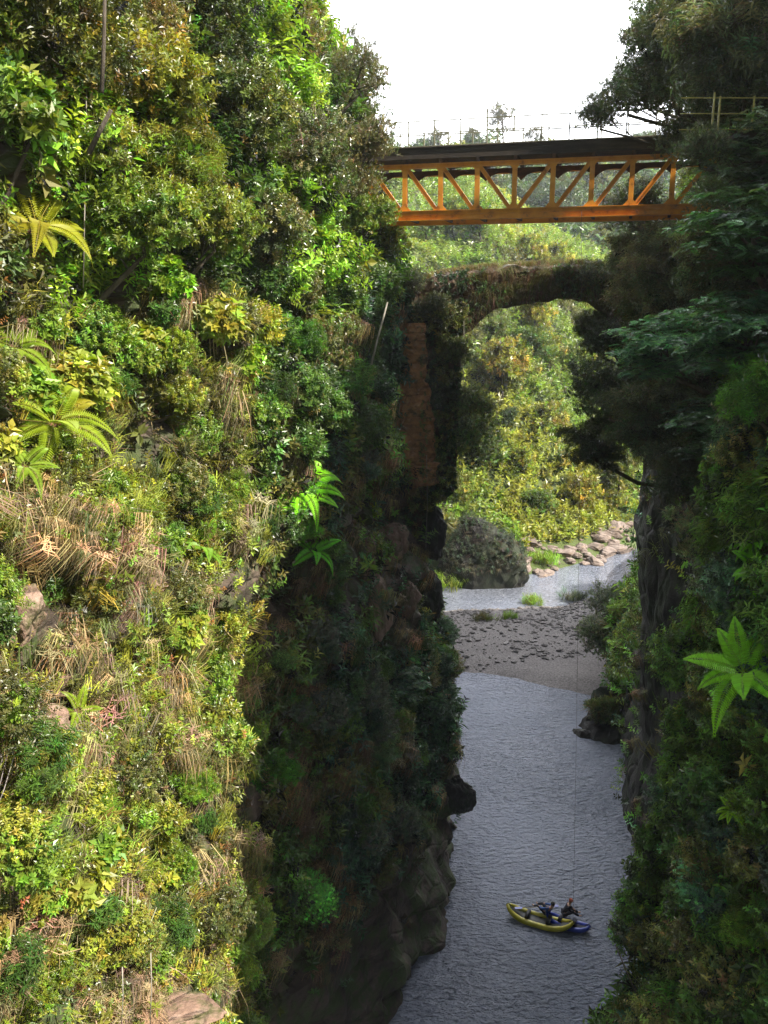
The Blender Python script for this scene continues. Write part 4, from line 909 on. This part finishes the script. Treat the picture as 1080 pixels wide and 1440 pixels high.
# ------------------------------------------------------------------ old stone arch
def arch():
    AY0, AY1 = 46.6, 50.2; Yc = 48
    def XZ(px, py): q = P(px, py, AY0); return q.x, q.z
    top = [XZ(*a) for a in [(560, 425), (590, 397), (620, 387), (680, 379), (760, 374), (820, 373), (870, 378), (930, 392), (1000, 410)]]
    bot = [XZ(*a) for a in [(560, 780), (585, 760), (600, 715), (640, 690), (650, 470), (662, 458), (685, 440), (710, 430), (755, 422), (800, 419), (845, 423), (868, 436), (885, 470), (900, 520), (1000, 600)]]
    tx, tz = zip(*top); bx, bz = zip(*bot)
    e = thing('stone_arch_bridge', (tx[0], 48, 20), 'old moss covered stone arch bridge spanning the gorge under the steel bridge', 'stone bridge')
    xs = np.linspace(tx[0], tx[-1], 150); nz_ = 34; ny_ = 9
    T = np.interp(xs, tx, tz); Bm = np.interp(xs, bx, bz)
    V = []; F_ = []
    def ring(i):   # closed loop around the section at xs[i]
        t = np.linspace(0, 1, nz_); pts = []
        for q in t: pts.append((AY0, Bm[i]+(T[i]-Bm[i])*q))
        for q in np.linspace(0, 1, ny_)[1:-1]: pts.append((AY0+(AY1-AY0)*q, T[i]))
        for q in t[::-1]: pts.append((AY1, Bm[i]+(T[i]-Bm[i])*q))
        for q in np.linspace(1, 0, ny_)[1:-1]: pts.append((AY0+(AY1-AY0)*q, Bm[i]))
        return pts
    for i in range(len(xs)): V += [(xs[i], a, b) for a, b in ring(i)]
    m_ = len(ring(0)); V = np.array(V)
    i = np.arange(len(xs)-1)[:, None]*m_; j = np.arange(m_)[None]; j2 = (j+1) % m_
    Fq = np.stack([i+j, i+j2, i+m_+j2, i+m_+j], -1).reshape(-1)
    n1 = fbm(V[:, 0]/1.8, V[:, 1]/1.8, V[:, 2]/1.8, 900, 3); n2 = fbm(V[:, 0]/.5, V[:, 1]/.5, V[:, 2]/.5, 910, 3)
    dirn = np.stack([0*n1, np.where(V[:, 1] < 48, -1, 1), 0*n1], -1)
    V = V+dirn*(n1*.55+n2*.18)[:, None]; V[:, 2] += fbm(V[:, 0]/1.3, V[:, 1]/1.3, V[:, 2]*0, 920, 3)*.32+.1*n2
    V -= np.array([tx[0], 48, 20])
    link('arch', mesh_np('arch', V, Fq, 4, M_ARCH), e)
    # vegetation on the face
    r = np.random.default_rng(14); n = 9000; x = r.uniform(tx[0], tx[-1], n); t = r.random(n)
    T_ = np.interp(x, tx, tz); B_ = np.interp(x, bx, bz); z = B_+(T_-B_)*t; y = AY0-.15-.35*np.abs(fbm(x/1.2, 0, z/1.2, 930, 3))
    leg = x < XZ(652, 470)[0]; c = fbm(x/1.0, 1, z/1.0, 940, 3)
    p = np.stack([x, y, z], -1)-np.array([tx[0], 48, 20]); up = np.array([0, -.8, .6])
    Pl = Plants(41); G = Plants(42)
    q = leg & (c > -.25) & (r.random(n) < .9); Pl.add('small', p[q], up+r.normal(size=(q.sum(), 3))*.4, .42, C['dark'])
    q = leg & (c > .15); Pl.add('broad', p[q]+[0, -.2, 0], up+r.normal(size=(q.sum(), 3))*.4, .42, C['olive'])
    q = (~leg) & (c > .05) & (r.random(n) < .25); Pl.add('small', p[q], up+r.normal(size=(q.sum(), 3))*.4, .32, C['mid'])
    q = (~leg) & (t > .1) & (r.random(n) < .06); G.add('straw', p[q], np.array([0, -.6, .9])+r.normal(size=(q.sum(), 3))*.2, .9, np.where(r.random((q.sum(), 1)) < .5, C['brown'], C['olive'])*.8)
    # turf on top
    n = 900; x = r.uniform(tx[0], tx[-1], n); z = np.interp(x, tx, tz)+.05; y = r.uniform(AY0, AY1, n); p = np.stack([x, y, z], -1)-np.array([tx[0], 48, 20])
    G.add('grass', p, [0, 0, 1.]+r.normal(size=(n, 3))*.3, .35, np.where(r.random((n, 1)) < .5, C['olive'], C['brown']))
    link('ivy', Pl.mesh('ivy', M_LEAF), e); link('turf', G.mesh('turf', M_GRASS), e)
    # ivy bulge hanging right of the leg
    c0 = P(648, 620, 47.5)
    tree('hanging_shrub', 'shrub', 'small', c0, 1.6, (c0.x-1.3, c0.y+1.0, c0.z+1.6), 'dark ivy like shrub hanging from the left foot of the arch', tint=(1.0, 1.3, .8), nl=5, drop=0)
    c0 = P(622, 560, 46.6)
    tree('hanging_shrub', 'shrub', 'small', c0, .95, (c0.x-.6, c0.y+.6, c0.z+1.2), 'narrow dark shrub on the arch leg beside the orange pier', tint=(.4, .5, .45), nl=5, drop=0)
    for px_, py_, sc_, tt, lb in ((575, 400, .85, (.6, .65, .5), 'dark shrub on the top left corner of the stone arch'), (615, 440, .8, (.55, .6, .5), 'dark shrub covering the shoulder of the stone arch'), (640, 500, .75, (.9, 1.0, .7), 'leafy shrub just under the arch springing'), (662, 575, .9, (1.1, 1.3, .8), 'pale leaved ivy bulging from the arch leg into the opening'), (600, 650, .8, (1.2, 1.3, .7), 'sunlit leafy shrub at the foot of the arch leg'), (830, 395, .8, (.8, .85, .7), 'scrubby plant on the right shoulder of the stone arch')):
        c0 = P(px_, py_, 46.4); tree('hanging_shrub', 'shrub', 'small', c0, sc_, (c0.x-(.7 if px_ < 700 else -.7), c0.y+1.2, c0.z+.8), lb, tint=tt, nl=5, drop=0)
    c0 = P(835, 462, 50.5)
    tree('hanging_shrub', 'shrub', 'layer2', c0, .8, (c0.x+2.5, c0.y+.2, c0.z+.6), 'dark leafy branch hanging in the upper right of the arch opening', tint=(.6, .7, .5), nl=5, drop=0)
    # orange masonry pier
    a, b_ = P(543, 455, 44.2), P(604, 688, 44.2); e2 = thing('masonry_pier', ((a.x+b_.x)/2, 46.2, b_.z), 'weathered orange masonry pier left of the arch', 'pier')
    nx, nzz = 22, 150; V = []; w = (b_.x-a.x)
    for k in range(nzz):
        t = k/(nzz-1); z = (a.z-b_.z)*t; cx = .25*(1-t)*1+(-.15)*t; ww = w*(.8+.12*math.sin(t*5))+(.35*w if t < .14 else 0)
        ring = []
        for i in range(nx): ring.append((cx-ww/2+ww*i/(nx-1), -1.0, z))
        for i in range(1, nx): ring.append((cx+ww/2, -1.0+2.2*i/(nx-1), z))
        for i in range(1, nx): ring.append((cx+ww/2-ww*i/(nx-1), 1.2, z))
        for i in range(1, nx-1): ring.append((cx-ww/2, 1.2-2.2*i/(nx-1), z))
        V += ring
    m_ = len(ring); V = np.array(V); V[:, :2] += (np.stack([fbm(V[:, 0]/.8, V[:, 1]/.8, V[:, 2]/.8, 950, 4), fbm(V[:, 0]/.8+9, V[:, 1]/.8, V[:, 2]/.8, 960, 4)], -1))*.62
    V[:, 1] += .3*np.abs(fbm(V[:, 0]*2.2, V[:, 1]*2.2, V[:, 2]*4, 970, 3)); V[:, 1] += .07*((V[:, 2]*2.6) % 1 < .18)*(V[:, 1] < 0)
    i = np.arange(nzz-1)[:, None]*m_; j = np.arange(m_)[None]; Fq = np.stack([i+j, i+(j+1) % m_, i+m_+(j+1) % m_, i+m_+j], -1).reshape(-1)
    sh = mesh_np('shaft', V, Fq, 4, M_PIER); link('shaft', sh, e2)
    Pl = Plants(77); r = np.random.default_rng(77); n = 150; Pl.add('small', np.stack([r.choice([-1, 1], n)*(.65+.5*r.random(n)**2), np.full(n, -1.1), r.uniform(0, 8, n)], -1), [[0, -.7, .6]]*n, .35, C['olive']); link('moss', Pl.mesh('moss', M_LEAF), e2)
    cap = rock_mesh('corbel', 801, M_PIER, 4, .25); link('corbel', cap, e2, loc=(.5, -.5, .55), scale=(1.0, .9, .75))
arch()
# dark crag hidden under the pier, rooted in the cliff
rock('rock_outcrop', P(588, 735, 47.5), (1.3, 1.8, 2.4), 'black overhanging rock under the orange pier', M_DKm, 'rock', rz=1)
rock('rock_outcrop', P(585, 830, 47), (1.2, 1.6, 2.6), 'black rock wall beside the gravel bar, under the overhang', M_DKm, 'rock', rz=2)

# ------------------------------------------------------------------ steel truss bridge
M_ORANGE = solid_mat('orange_paint', [(.30, (.22, .075, .02)), (.42, (.68, .25, .02)), (.75, (.88, .38, .03))], 2.2, .5, .15, 30, det=10)
M_RUST = solid_mat('rusty_steel', [(.3, (.035, .02, .013)), (.55, (.11, .055, .03)), (.8, (.26, .12, .05))], 3, .8, .3, 25, stretch=(.5, 1, 1))
M_DECK = solid_mat('weathered_deck', [(.3, (.022, .016, .012)), (.55, (.055, .038, .027)), (.8, (.13, .09, .06))], 2.0, .85, .5, 14, stretch=(.3, 1, 1.5))
M_RAIL = solid_mat('pale_rail_paint', [(.3, (.16, .15, .10)), (.7, (.34, .32, .20))], 4, .6, .1)
M_YRAIL = solid_mat('yellow_rail_paint', [(.3, (.26, .22, .05)), (.7, (.46, .40, .09))], 4, .5, .1)
def bridge():
    ax, ay = 12.26, -3.5; rz = math.atan2(ay, ax)
    e = thing('steel_bridge', (0, 42, 34.4), 'orange steel truss bridge with a dark rusty deck high over the gorge', 'bridge', rz=rz)
    c, pit = 5.83, 1.62; zb, zt = .18, 2.25; x0, x1 = c-6*pit, c+7*pit; Wd = 2.6
    def I(mb, a, b, w, h, up=(0, 0, 1)):   # I-section member
        a, b = Vector(a), Vector(b); d = (b-a).normalized(); s = d.cross(Vector(up)); s.normalize(); u = s.cross(d)
        mb.bar(a, b, w*.25, h-.05, up)
        for k in (-1, 1): mb.bar(a+u*k*(h/2-.0125), b+u*k*(h/2-.0125), w, .025, up)
    for y, far in ((0, 0), (Wd, 1)):
        mb = MB(); I(mb, (x0, y, zb), (x1, y, zb), .28, .42)
        mb.bar((x0, y-.02, zb+.045), (x1, y-.02, zb+.045), .17, .03)
        mb.build('bottom_chord', M_ORANGE, e)
        mb = MB(); I(mb, (x0, y, zt), (x1, y, zt), .26, .19); mb.build('top_chord', M_ORANGE, e)
        for k in range(-6, 8):
            if far: break
            x = c+k*pit; mb = MB(); I(mb, (x, y, zb+.17), (x, y, zt-.075), .2, .17, (0, 1, 0)); mb.build('vertical_post', M_ORANGE, e)
            for zz, w2, h2, sg in ((zb+.17, .34, .26, 1), (zt-.075, .22, .16, -1)):
                mb = MB(); n = 0
                for yy in (y-.095, y-.083):
                    mb.v += [(x-w2, yy, zz), (x+w2, yy, zz), (x+.1, yy, zz+sg*h2), (x-.1, yy, zz+sg*h2)]
                mb.f += [(n, n+1, n+2, n+3), (n+7, n+6, n+5, n+4), (n, n+4, n+5, n+1), (n+1, n+5, n+6, n+2), (n+2, n+6, n+7, n+3), (n+3, n+7, n+4, n)]
                mb.build('gusset', M_ORANGE, e)
        for k in range(-6, 7):
            if far: break
            xa, xb = c+k*pit, c+(k+1)*pit; mb = MB()
            if k < 0: I(mb, (xa+.1, y+.02, zt-.09), (xb-.16, y+.02, zb+.2), .17, .17)
            else: I(mb, (xa+.16, y+.02, zb+.2), (xb-.1, y+.02, zt-.09), .17, .17)
            mb.build('diagonal_brace', M_ORANGE, e)
    for k in range(-6, 8):
        x = c+k*pit; mb = MB(); mb.bar((x, .13, zb-.05), (x, Wd-.13, zb-.05), .12, .16); mb.build('cross_beam', M_RUST, e)
        # knee braced floor beam under the deck, scalloped lower edge
        mb = MB(); mb.bar((x+.02, -.2, zt+.2), (x+.02, Wd+.2, zt+.2), .14, .22); mb.build('floor_beam', M_RUST, e)
    # scalloped inner girder seen behind the truss
    mb = MB(); ns = 14
    for k in range(-6, 7):
        for i in range(ns):
            ta, tb = i/ns, (i+1)/ns; xa, xb = c+(k+ta)*pit, c+(k+tb)*pit
            f = lambda t: zt-.12-.34*abs(2*t-1)**2.6
            za, zb2 = f(ta), f(tb); n = len(mb.v)
            for yy in (Wd-.5, Wd-.46): mb.v += [(xa, yy, za), (xb, yy, zb2), (xb, yy, zt+.08), (xa, yy, zt+.08)]
            mb.f += [(n, n+1, n+2, n+3), (n+7, n+6, n+5, n+4), (n, n+4, n+5, n+1)]
    mb.build('scalloped_girder', M_RUST, e)
    mb = MB(); mb.box(((x0+x1)/2, Wd/2, zt+.42), (x1-x0+6, Wd+.4, .20)); mb.build('deck_slab', M_DECK, e)
    mb = MB()
    for yy in (-.21, Wd+.21): mb.box(((x0+x1)/2, yy, zt+.50), (x1-x0+6, .05, .46)); mb.box(((x0+x1)/2, yy-.02*(1 if yy < 0 else -1), zt+.74), (x1-x0+6, .12, .04))
    mb.build('edge_girder', M_DECK, e)
    for yy in (-.14, Wd+.14):
        n = int((x1-x0+6)/1.15)
        for i in range(n+1):
            x = x0-3+i*1.15; mb = MB(); mb.bar((x, yy, zt+.6), (x, yy, zt+1.85+(.35 if i % 7 == 3 else 0)), .055, .055, (0, 1, 0)); mb.build('railing_post', M_RAIL, e)
        for h in (1.25, 1.82): mb = MB(); mb.bar((x0-3, yy, zt+h), (x1+3, yy, zt+h), .045, .045); mb.build('railing_bar', M_RAIL, e)
    mb = MB()
    for i in range(4): mb.box((9.3+i*2.1, -.80, zt+.36), (.10, .03, .10))
    # abutments
    for x, lb, n in ((x0-1.2, 'concrete abutment hidden in the leaves at the left end of the steel bridge', 0), (x1+1.2, 'concrete abutment in the trees at the right end of the steel bridge', 1)):
        M = Matrix.Rotation(rz, 3, 'Z'); p = M @ Vector((x, Wd/2, 0))+Vector((0, 42, 31.2))
        mb = MB(); mb.box((0, 0, 0), (3, 5, 5.4)); mb.box((0, 0, 2.75), (3.3, 5.3, .12)); o = mb.build('abutment', solid_mat('concrete', [(.3, (.12, .11, .1)), (.7, (.28, .26, .23))], 2, .9, .4), loc=p, rot=(0, 0, rz)); tag(o, lb, 'abutment')
    return e
bridge()
def platform():
    q = P(1000, 184, 27.5); e = thing('viewing_platform', q, 'small lookout platform with a yellow railing among the trees on the right', 'platform')
    MB().box((3.6, 1.1, -.1), (5.6, 2.2, .12)).build('slab', M_DECK, e)
    for x in (.05, .22, 1.2, 2.3): MB().bar((x, .1, 0), (x, .1, .95 if x not in (.05, .24) else 1.05), .045, .045, (0, 1, 0)).build('railing_post', M_YRAIL, e)
    for h in (.05, .48, .9): MB().bar((-.9, .1, h), (3, .1, h), .022, .025).build('railing_bar', M_YRAIL, e)
    for x in (2.2, 4): MB().bar((x-.9, 1.0, -.18), (x+1.9, 1.4, -2.6), .12, .12).build('strut', M_RUST, e)
platform()

# ------------------------------------------------------------------ rope, rafts, people
top = P(818, 297, 39.2); botm = P(806, 1292, 39.6)
stem_thing('climbing_rope', 'thin dark rope hanging from the steel bridge down to the raft', 'rope', [top, top.lerp(botm, .3)+Vector((.06, 0, 0)), top.lerp(botm, .7)+Vector((.05, 0, 0)), botm], .008, solid_mat('rope', [(.3, (.05, .04, .035)), (.7, (.12, .1, .08))], 30, .9, .2))
M_YEL = solid_mat('yellow_rubber', [(.3, (.42, .36, .015)), (.7, (.60, .52, .03))], 3, .38, .1, 8)
M_BLACKR = solid_mat('dark_rubber', [(.3, (.012, .012, .012)), (.7, (.03, .03, .028))], 3, .55, .1)
M_BLUE = solid_mat('blue_plastic', [(.3, (.012, .03, .26)), (.7, (.02, .055, .42))], 3, .35, .1, 8)
M_JACKET = solid_mat('blue_jacket', [(.3, (.03, .085, .30)), (.7, (.07, .16, .46))], 6, .7, .4)
M_DKCLOTH = solid_mat('dark_cloth', [(.3, (.015, .015, .025)), (.7, (.04, .04, .06))], 6, .8, .4)
M_SKIN = solid_mat('skin', [(.3, (.36, .20, .13)), (.7, (.46, .27, .18))], 4, .55, .05)
M_REDH = solid_mat('red_helmet', [(.3, (.55, .09, .04)), (.7, (.70, .14, .06))], 4, .3, .05)
M_HAIR = solid_mat('hair', [(.3, (.012, .009, .007)), (.7, (.03, .02, .015))], 20, .6, .4)
M_WOOD = solid_mat('paddle', [(.3, (.25, .2, .12)), (.7, (.4, .33, .2))], 6, .5, .1)
def canoe(name, label, L, W, th, mats, loc, rz, rise):
    e = thing(name, loc, label, 'raft' if 'raft' in name else 'kayak', rz=rz)
    n = 26
    for s in (-1, 1):
        pts = []; rad = []
        for i in range(n):
            t = -1+2*i/(n-1); pts.append((t*L/2, s*(W/2-th)*(1-abs(t)**3.2)**.6, th*.75+rise*abs(t)**3.5)); rad.append(th*(1-.45*abs(t)**5))
        MB().tube(pts, rad, 12).build('side_tube', mats[0], e, smooth=True)
    fl = MB(); nn_ = 20
    for i in range(nn_):
        t = -1+2*i/(nn_-1); w = (W/2-th)*(1-abs(t)**3.2)**.6
        for y in (-w, 0, w): fl.v.append((t*L/2*.98, y, .10+rise*.95*abs(t)**3.5+(.03 if y == 0 else .06)))
    for i in range(nn_-1):
        for j in (0, 1): fl.f.append((i*3+j, (i+1)*3+j, (i+1)*3+j+1, i*3+j+1))
    k = fl.build('floor', mats[1], e, smooth=True)
    md = k.modifiers.new('thick', 'SOLIDIFY'); md.thickness = .08
    for x in (-L*.18, L*.14):
        MB().tube([(x, -(W/2-th*1.6), .3), (x, 0, .32), (x, (W/2-th*1.6), .3)], [.10, .11, .10], 10).build('thwart', mats[1], e, smooth=True)
    for s in (-1, 1):
        MB().tube([(s*(L/2-.2), 0, rise+.12), (s*(L/2-.02), 0, rise+.24), (s*(L/2+.04), 0, rise+.12)], [.02, .02, .02], 6).build('handle', mats[1], e, smooth=True)
    return e
rp_ = P(763, 1304, 39.6); A = math.atan2(-1.5, 3.4)
canoe('inflatable_raft', 'yellow inflatable raft with a dark inside, floating on the river', 3.4, 1.05, .14, (M_YEL, M_BLACKR), (rp_.x-.25, 39.25, .02), A, .42)
canoe('kayak', 'blue inflatable kayak tied along the right end of the yellow raft', 2.2, .82, .13, (M_BLUE, M_DKCLOTH), (rp_.x+1.15, 39.0, .02), A-.06, .26)
def person(label, loc, rz, shirt, head_mat, lean, arms, helmet=True):
    """seated figure, origin at the seat; x forward"""
    e = thing('person', loc, label, 'person', rz=rz)
    vs = []; ed = []; rd = []
    def v(p, r, par=None):
        vs.append(p); rd.append(r); k = len(vs)-1
        if par is not None: ed.append((par, k))
        return k
    lx = lean
    pel = v((0, 0, .12), (.15, .125)); w = v((lx*.25, 0, .30), (.14, .105), pel); ch = v((lx*.6, 0, .50), (.165, .12), w); nk = v((lx*.85, 0, .64), (.062, .062), ch); hd0 = v((lx*.92, 0, .72), (.062, .066), nk)
    hd1 = v((lx*1.0+.02, 0, .80), (.082, .098), hd0); hd2 = v((lx*1.02+.01, 0, .88), (.07, .085), hd1)
    for s in (-1, 1):
        sh = v((lx*.68, s*.17, .58), (.065, .065), ch)
        el, wr = arms[0 if s < 0 else 1]
        elb = v((el[0], s*el[1], el[2]), (.045, .045), sh); wri = v((wr[0], s*wr[1], wr[2]), (.03, .03), elb)
        d = (Vector((wr[0], s*wr[1], wr[2]))-Vector((el[0], s*el[1], el[2]))).normalized(); side = d.cross(Vector((0, 0, 1))).normalized(); wv = Vector((wr[0], s*wr[1], wr[2]))
        pm = v(tuple(wv+d*.07), (.038, .02), wri)
        for q in range(4):
            b0 = wv+d*.10+side*(-.03+.02*q); l = (.062, .072, .068, .052)[q]
            f1 = v(tuple(b0), (.010, .010), pm); f2 = v(tuple(b0+d*l*.5+Vector((0, 0, -.008))), (.009, .009), f1); v(tuple(b0+d*l*.8+Vector((0, 0, -.03))), (.008, .008), f2)
        t1 = v(tuple(wv+d*.03+side*.045*s), (.011, .011), pm); v(tuple(wv+d*.07+side*.06*s+Vector((0, 0, -.02))), (.009, .009), t1)
        hp = v((.05, s*.10, .11), (.09, .09), pel); kn = v((.44, s*.15, .30), (.062, .062), hp); an = v((.78, s*.13, .07), (.042, .042), kn); v((.92, s*.14, .10), (.04, .03), an)
    me = bpy.data.meshes.new('body'); me.from_pydata(vs, ed, []); me.materials.append(M_SKIN)
    o = link('body', me, e); sk = o.modifiers.new('skin', 'SKIN'); sv = me.skin_vertices[0].data
    for i, r in enumerate(rd): sv[i].radius = r
    sv[0].use_root = True; su = o.modifiers.new('sub', 'SUBSURF'); su.levels = su.render_levels = 2
    sk.use_smooth_shade = True
    # clothing: jacket and trousers follow the body
    def cloth(name, chain, mat):
        m2 = bpy.data.meshes.new(name); ix = sorted({i for p in chain for i in p}); mp = {a: b for b, a in enumerate(ix)}
        m2.from_pydata([vs[i] for i in ix], [(mp[a], mp[b]) for a, b in chain], []); m2.materials.append(mat)
        oo = link(name, m2, e); s2 = oo.modifiers.new('skin', 'SKIN')
        for i in ix: m2.skin_vertices[0].data[mp[i]].radius = (rd[i][0]+.016, rd[i][1]+.016)
        m2.skin_vertices[0].data[0].use_root = True; s2.use_smooth_shade = True; u2 = oo.modifiers.new('sub', 'SUBSURF'); u2.levels = u2.render_levels = 2
    up_ = []; lo = []
    for a, b in ed:
        if b in (w, ch): up_.append((a, b))
    for s in (0, 1):
        n0 = [b for a, b in ed if a == ch and b != nk][s]; e1 = [b for a, b in ed if a == n0][0]; w1 = [b for a, b in ed if a == e1][0]; up_ += [(ch, n0), (n0, e1), (e1, w1)]
        hp = [b for a, b in ed if a == pel and b != w][s]; kn = [b for a, b in ed if a == hp][0]; an = [b for a, b in ed if a == kn][0]; lo += [(pel, hp), (hp, kn), (kn, an)]
    cloth('jacket', up_, shirt); cloth('trousers', lo, M_DKCLOTH)
    # face: nose, eyes, ears, and hair or helmet
    hx, hz = lx*1.02+.02, .83
    f = MB(); f.tube([(hx+.088, 0, hz+.025), (hx+.112, 0, hz-.01), (hx+.09, 0, hz-.02)], [.008, .015, .012], 6); 
    for s in (-1, 1): f.tube([(hx, s*.083, hz+.02), (hx-.005, s*.095, hz+.005), (hx, s*.085, hz-.025)], [.010, .014, .008], 6)
    f.build('face', M_SKIN, e, smooth=True)
    g_ = MB()
    for s in (-1, 1): g_.tube([(hx+.082, s*.033-.01, hz+.025), (hx+.083, s*.033+.01, hz+.025)], [.009, .009], 6)
    g_.tube([(hx+.085, -.022, hz-.048), (hx+.088, .022, hz-.048)], [.006, .006], 6); g_.build('eyes_and_mouth', M_HAIR, e)
    dm = MB(); nr, na = 7, 16
    for i in range(nr):
        ph = i/(nr-1)*math.pi*.52
        for j in range(na):
            an = 2*math.pi*j/na; rx = .118 if math.cos(an) < 0 else .108
            dm.v.append((hx-.012+rx*math.sin(ph)*math.cos(an), .105*math.sin(ph)*math.sin(an), hz+.035+.105*math.cos(ph)-(.04 if math.cos(an) < -.2 and i == nr-1 else 0)))
    for i in range(nr-1):
        for j in range(na): dm.f.append((i*na+j, (i+1)*na+j, (i+1)*na+(j+1) % na, i*na+(j+1) % na))
    k = dm.build('helmet' if helmet else 'hair', head_mat, e, smooth=True); k.modifiers.new('thick', 'SOLIDIFY').thickness = .012
    return e
ca, sa = math.cos(A), math.sin(A)
def onraft(x, y, z): return (rp_.x-.25+x*ca-y*sa, 39.75+x*sa+y*ca, z)
person('person in a blue jacket leaning back in the yellow raft', onraft(.45, .05, .22), A+2.6, M_JACKET, M_HAIR, -.38, [((.12, .28, .38), (.34, .2, .34)), ((.12, .28, .38), (.34, .2, .34))], False)
person('person with a red helmet and dark jacket bending forward at the blue kayak', onraft(1.25, .30, .24), A+.4, M_DKCLOTH, M_REDH, .34, [((.30, .24, .42), (.50, .14, .32)), ((.30, .24, .42), (.50, .14, .32))], True)
pe = thing('paddle', onraft(-.1, .1, .44), 'paddle lying across the yellow raft', 'paddle', rz=A+.5)
MB().tube([(-.8, 0, 0), (.8, 0, .02)], [.017, .017], 8).build('shaft', M_WOOD, pe, smooth=True)
for s in (-1, 1): MB().box((s*.95, 0, .01), (.38, .16, .015)).build('blade', M_BLUE, pe)

# ------------------------------------------------------------------ light, sky, camera
SUN_AZ, SUN_EL = R(117), R(44)     # azimuth from +Y clockwise
to = Vector((math.sin(SUN_AZ)*math.cos(SUN_EL), math.cos(SUN_AZ)*math.cos(SUN_EL), math.sin(SUN_EL)))
sl = bpy.data.lights.new('sun', 'SUN'); sl.energy = 5; sl.angle = R(.5); sl.color = (1, .93, .80)
so = bpy.data.objects.new('sun', sl); COL.objects.link(so); so.rotation_euler = to.to_track_quat('Z', 'Y').to_euler(); so.location = (30, -30, 90)
wd = bpy.data.worlds.new('World'); SC.world = wd; wd.use_nodes = True; nt = wd.node_tree
for n in list(nt.nodes): nt.nodes.remove(n)
out = nt.nodes.new('ShaderNodeOutputWorld'); bg = nt.nodes.new('ShaderNodeBackground'); nt.links.new(bg.outputs[0], out.inputs[0])
sky = N(nt, 'ShaderNodeTexSky', sky_type='NISHITA'); sky.sun_disc = False; sky.sun_elevation = SUN_EL; sky.sun_rotation = SUN_AZ; sky.dust_density = 2.5; sky.air_density = 1.2
bg.inputs['Strength'].default_value = .052
# bright thin cloud sheet low over the valley ahead
tc = N(nt, 'ShaderNodeTexCoord'); nz = N(nt, 'ShaderNodeTexNoise', i_Scale=2.2, i_Detail=7, i_Roughness=.6); nt.links.new(tc.outputs['Generated'], nz.inputs['Vector'])
sx = N(nt, 'ShaderNodeSeparateXYZ'); nt.links.new(tc.outputs['Generated'], sx.inputs[0])
m1 = N(nt, 'ShaderNodeMath', operation='MULTIPLY_ADD'); nt.links.new(sx.outputs['Y'], m1.inputs[0]); m1.inputs[1].default_value = .9; m1.inputs[2].default_value = -.15
m2 = N(nt, 'ShaderNodeMath', operation='ADD'); nt.links.new(m1.outputs[0], m2.inputs[0]); nt.links.new(nz.outputs['Fac'], m2.inputs[1])
cr = ramp(nt, [(.45, (0, 0, 0)), (.85, (1, 1, 1))], m2.outputs[0])
mx = N(nt, 'ShaderNodeMix', data_type='RGBA'); nt.links.new(cr.outputs[0], mx.inputs[0]); nt.links.new(sky.outputs[0], mx.inputs[6]); mx.inputs[7].default_value = (50, 50.8, 53, 1)
nt.links.new(mx.outputs[2], bg.inputs['Color'])

cd = bpy.data.cameras.new('camera'); cam = bpy.data.objects.new('camera', cd); COL.objects.link(cam)
cam.location = (0, 0, CAMZ); cam.rotation_euler = (R(90)-PITCH, 0, 0); cd.sensor_fit = 'VERTICAL'; cd.sensor_height = 24; cd.lens = 24*F/1440
cd.clip_start = .1; cd.clip_end = 6000; SC.camera = cam

# air between the near gorge and the far hills
HAZE = True
if HAZE:
    m, nt, out = nmat('haze'); pv = N(nt, 'ShaderNodeVolumePrincipled'); pv.inputs['Color'].default_value = (.86, .92, 1, 1); pv.inputs['Density'].default_value = .00022; pv.inputs['Anisotropy'].default_value = .2
    nt.links.new(pv.outputs[0], out.inputs['Volume'])
    tag(MB().box((0, 300, 65), (1300, 1200, 140)).build('haze', m), kind='stuff')
    m.volume_intersection_method = 'FAST' if hasattr(m, 'volume_intersection_method') else None
SC.view_settings.view_transform = 'Standard'; SC.view_settings.look = 'None'; SC.view_settings.exposure = 1.25; SC.view_settings.gamma = 1
cy = SC.cycles; cy.max_bounces = 6; cy.diffuse_bounces = 2; cy.glossy_bounces = 3; cy.transmission_bounces = 4; cy.volume_bounces = 0
cy.use_denoising = True; cy.denoising_prefilter = 'ACCURATE'; cy.denoiser = 'OPENIMAGEDENOISE'; cy.caustics_reflective = False; cy.caustics_refractive = False
cy.sample_clamp_indirect = 6
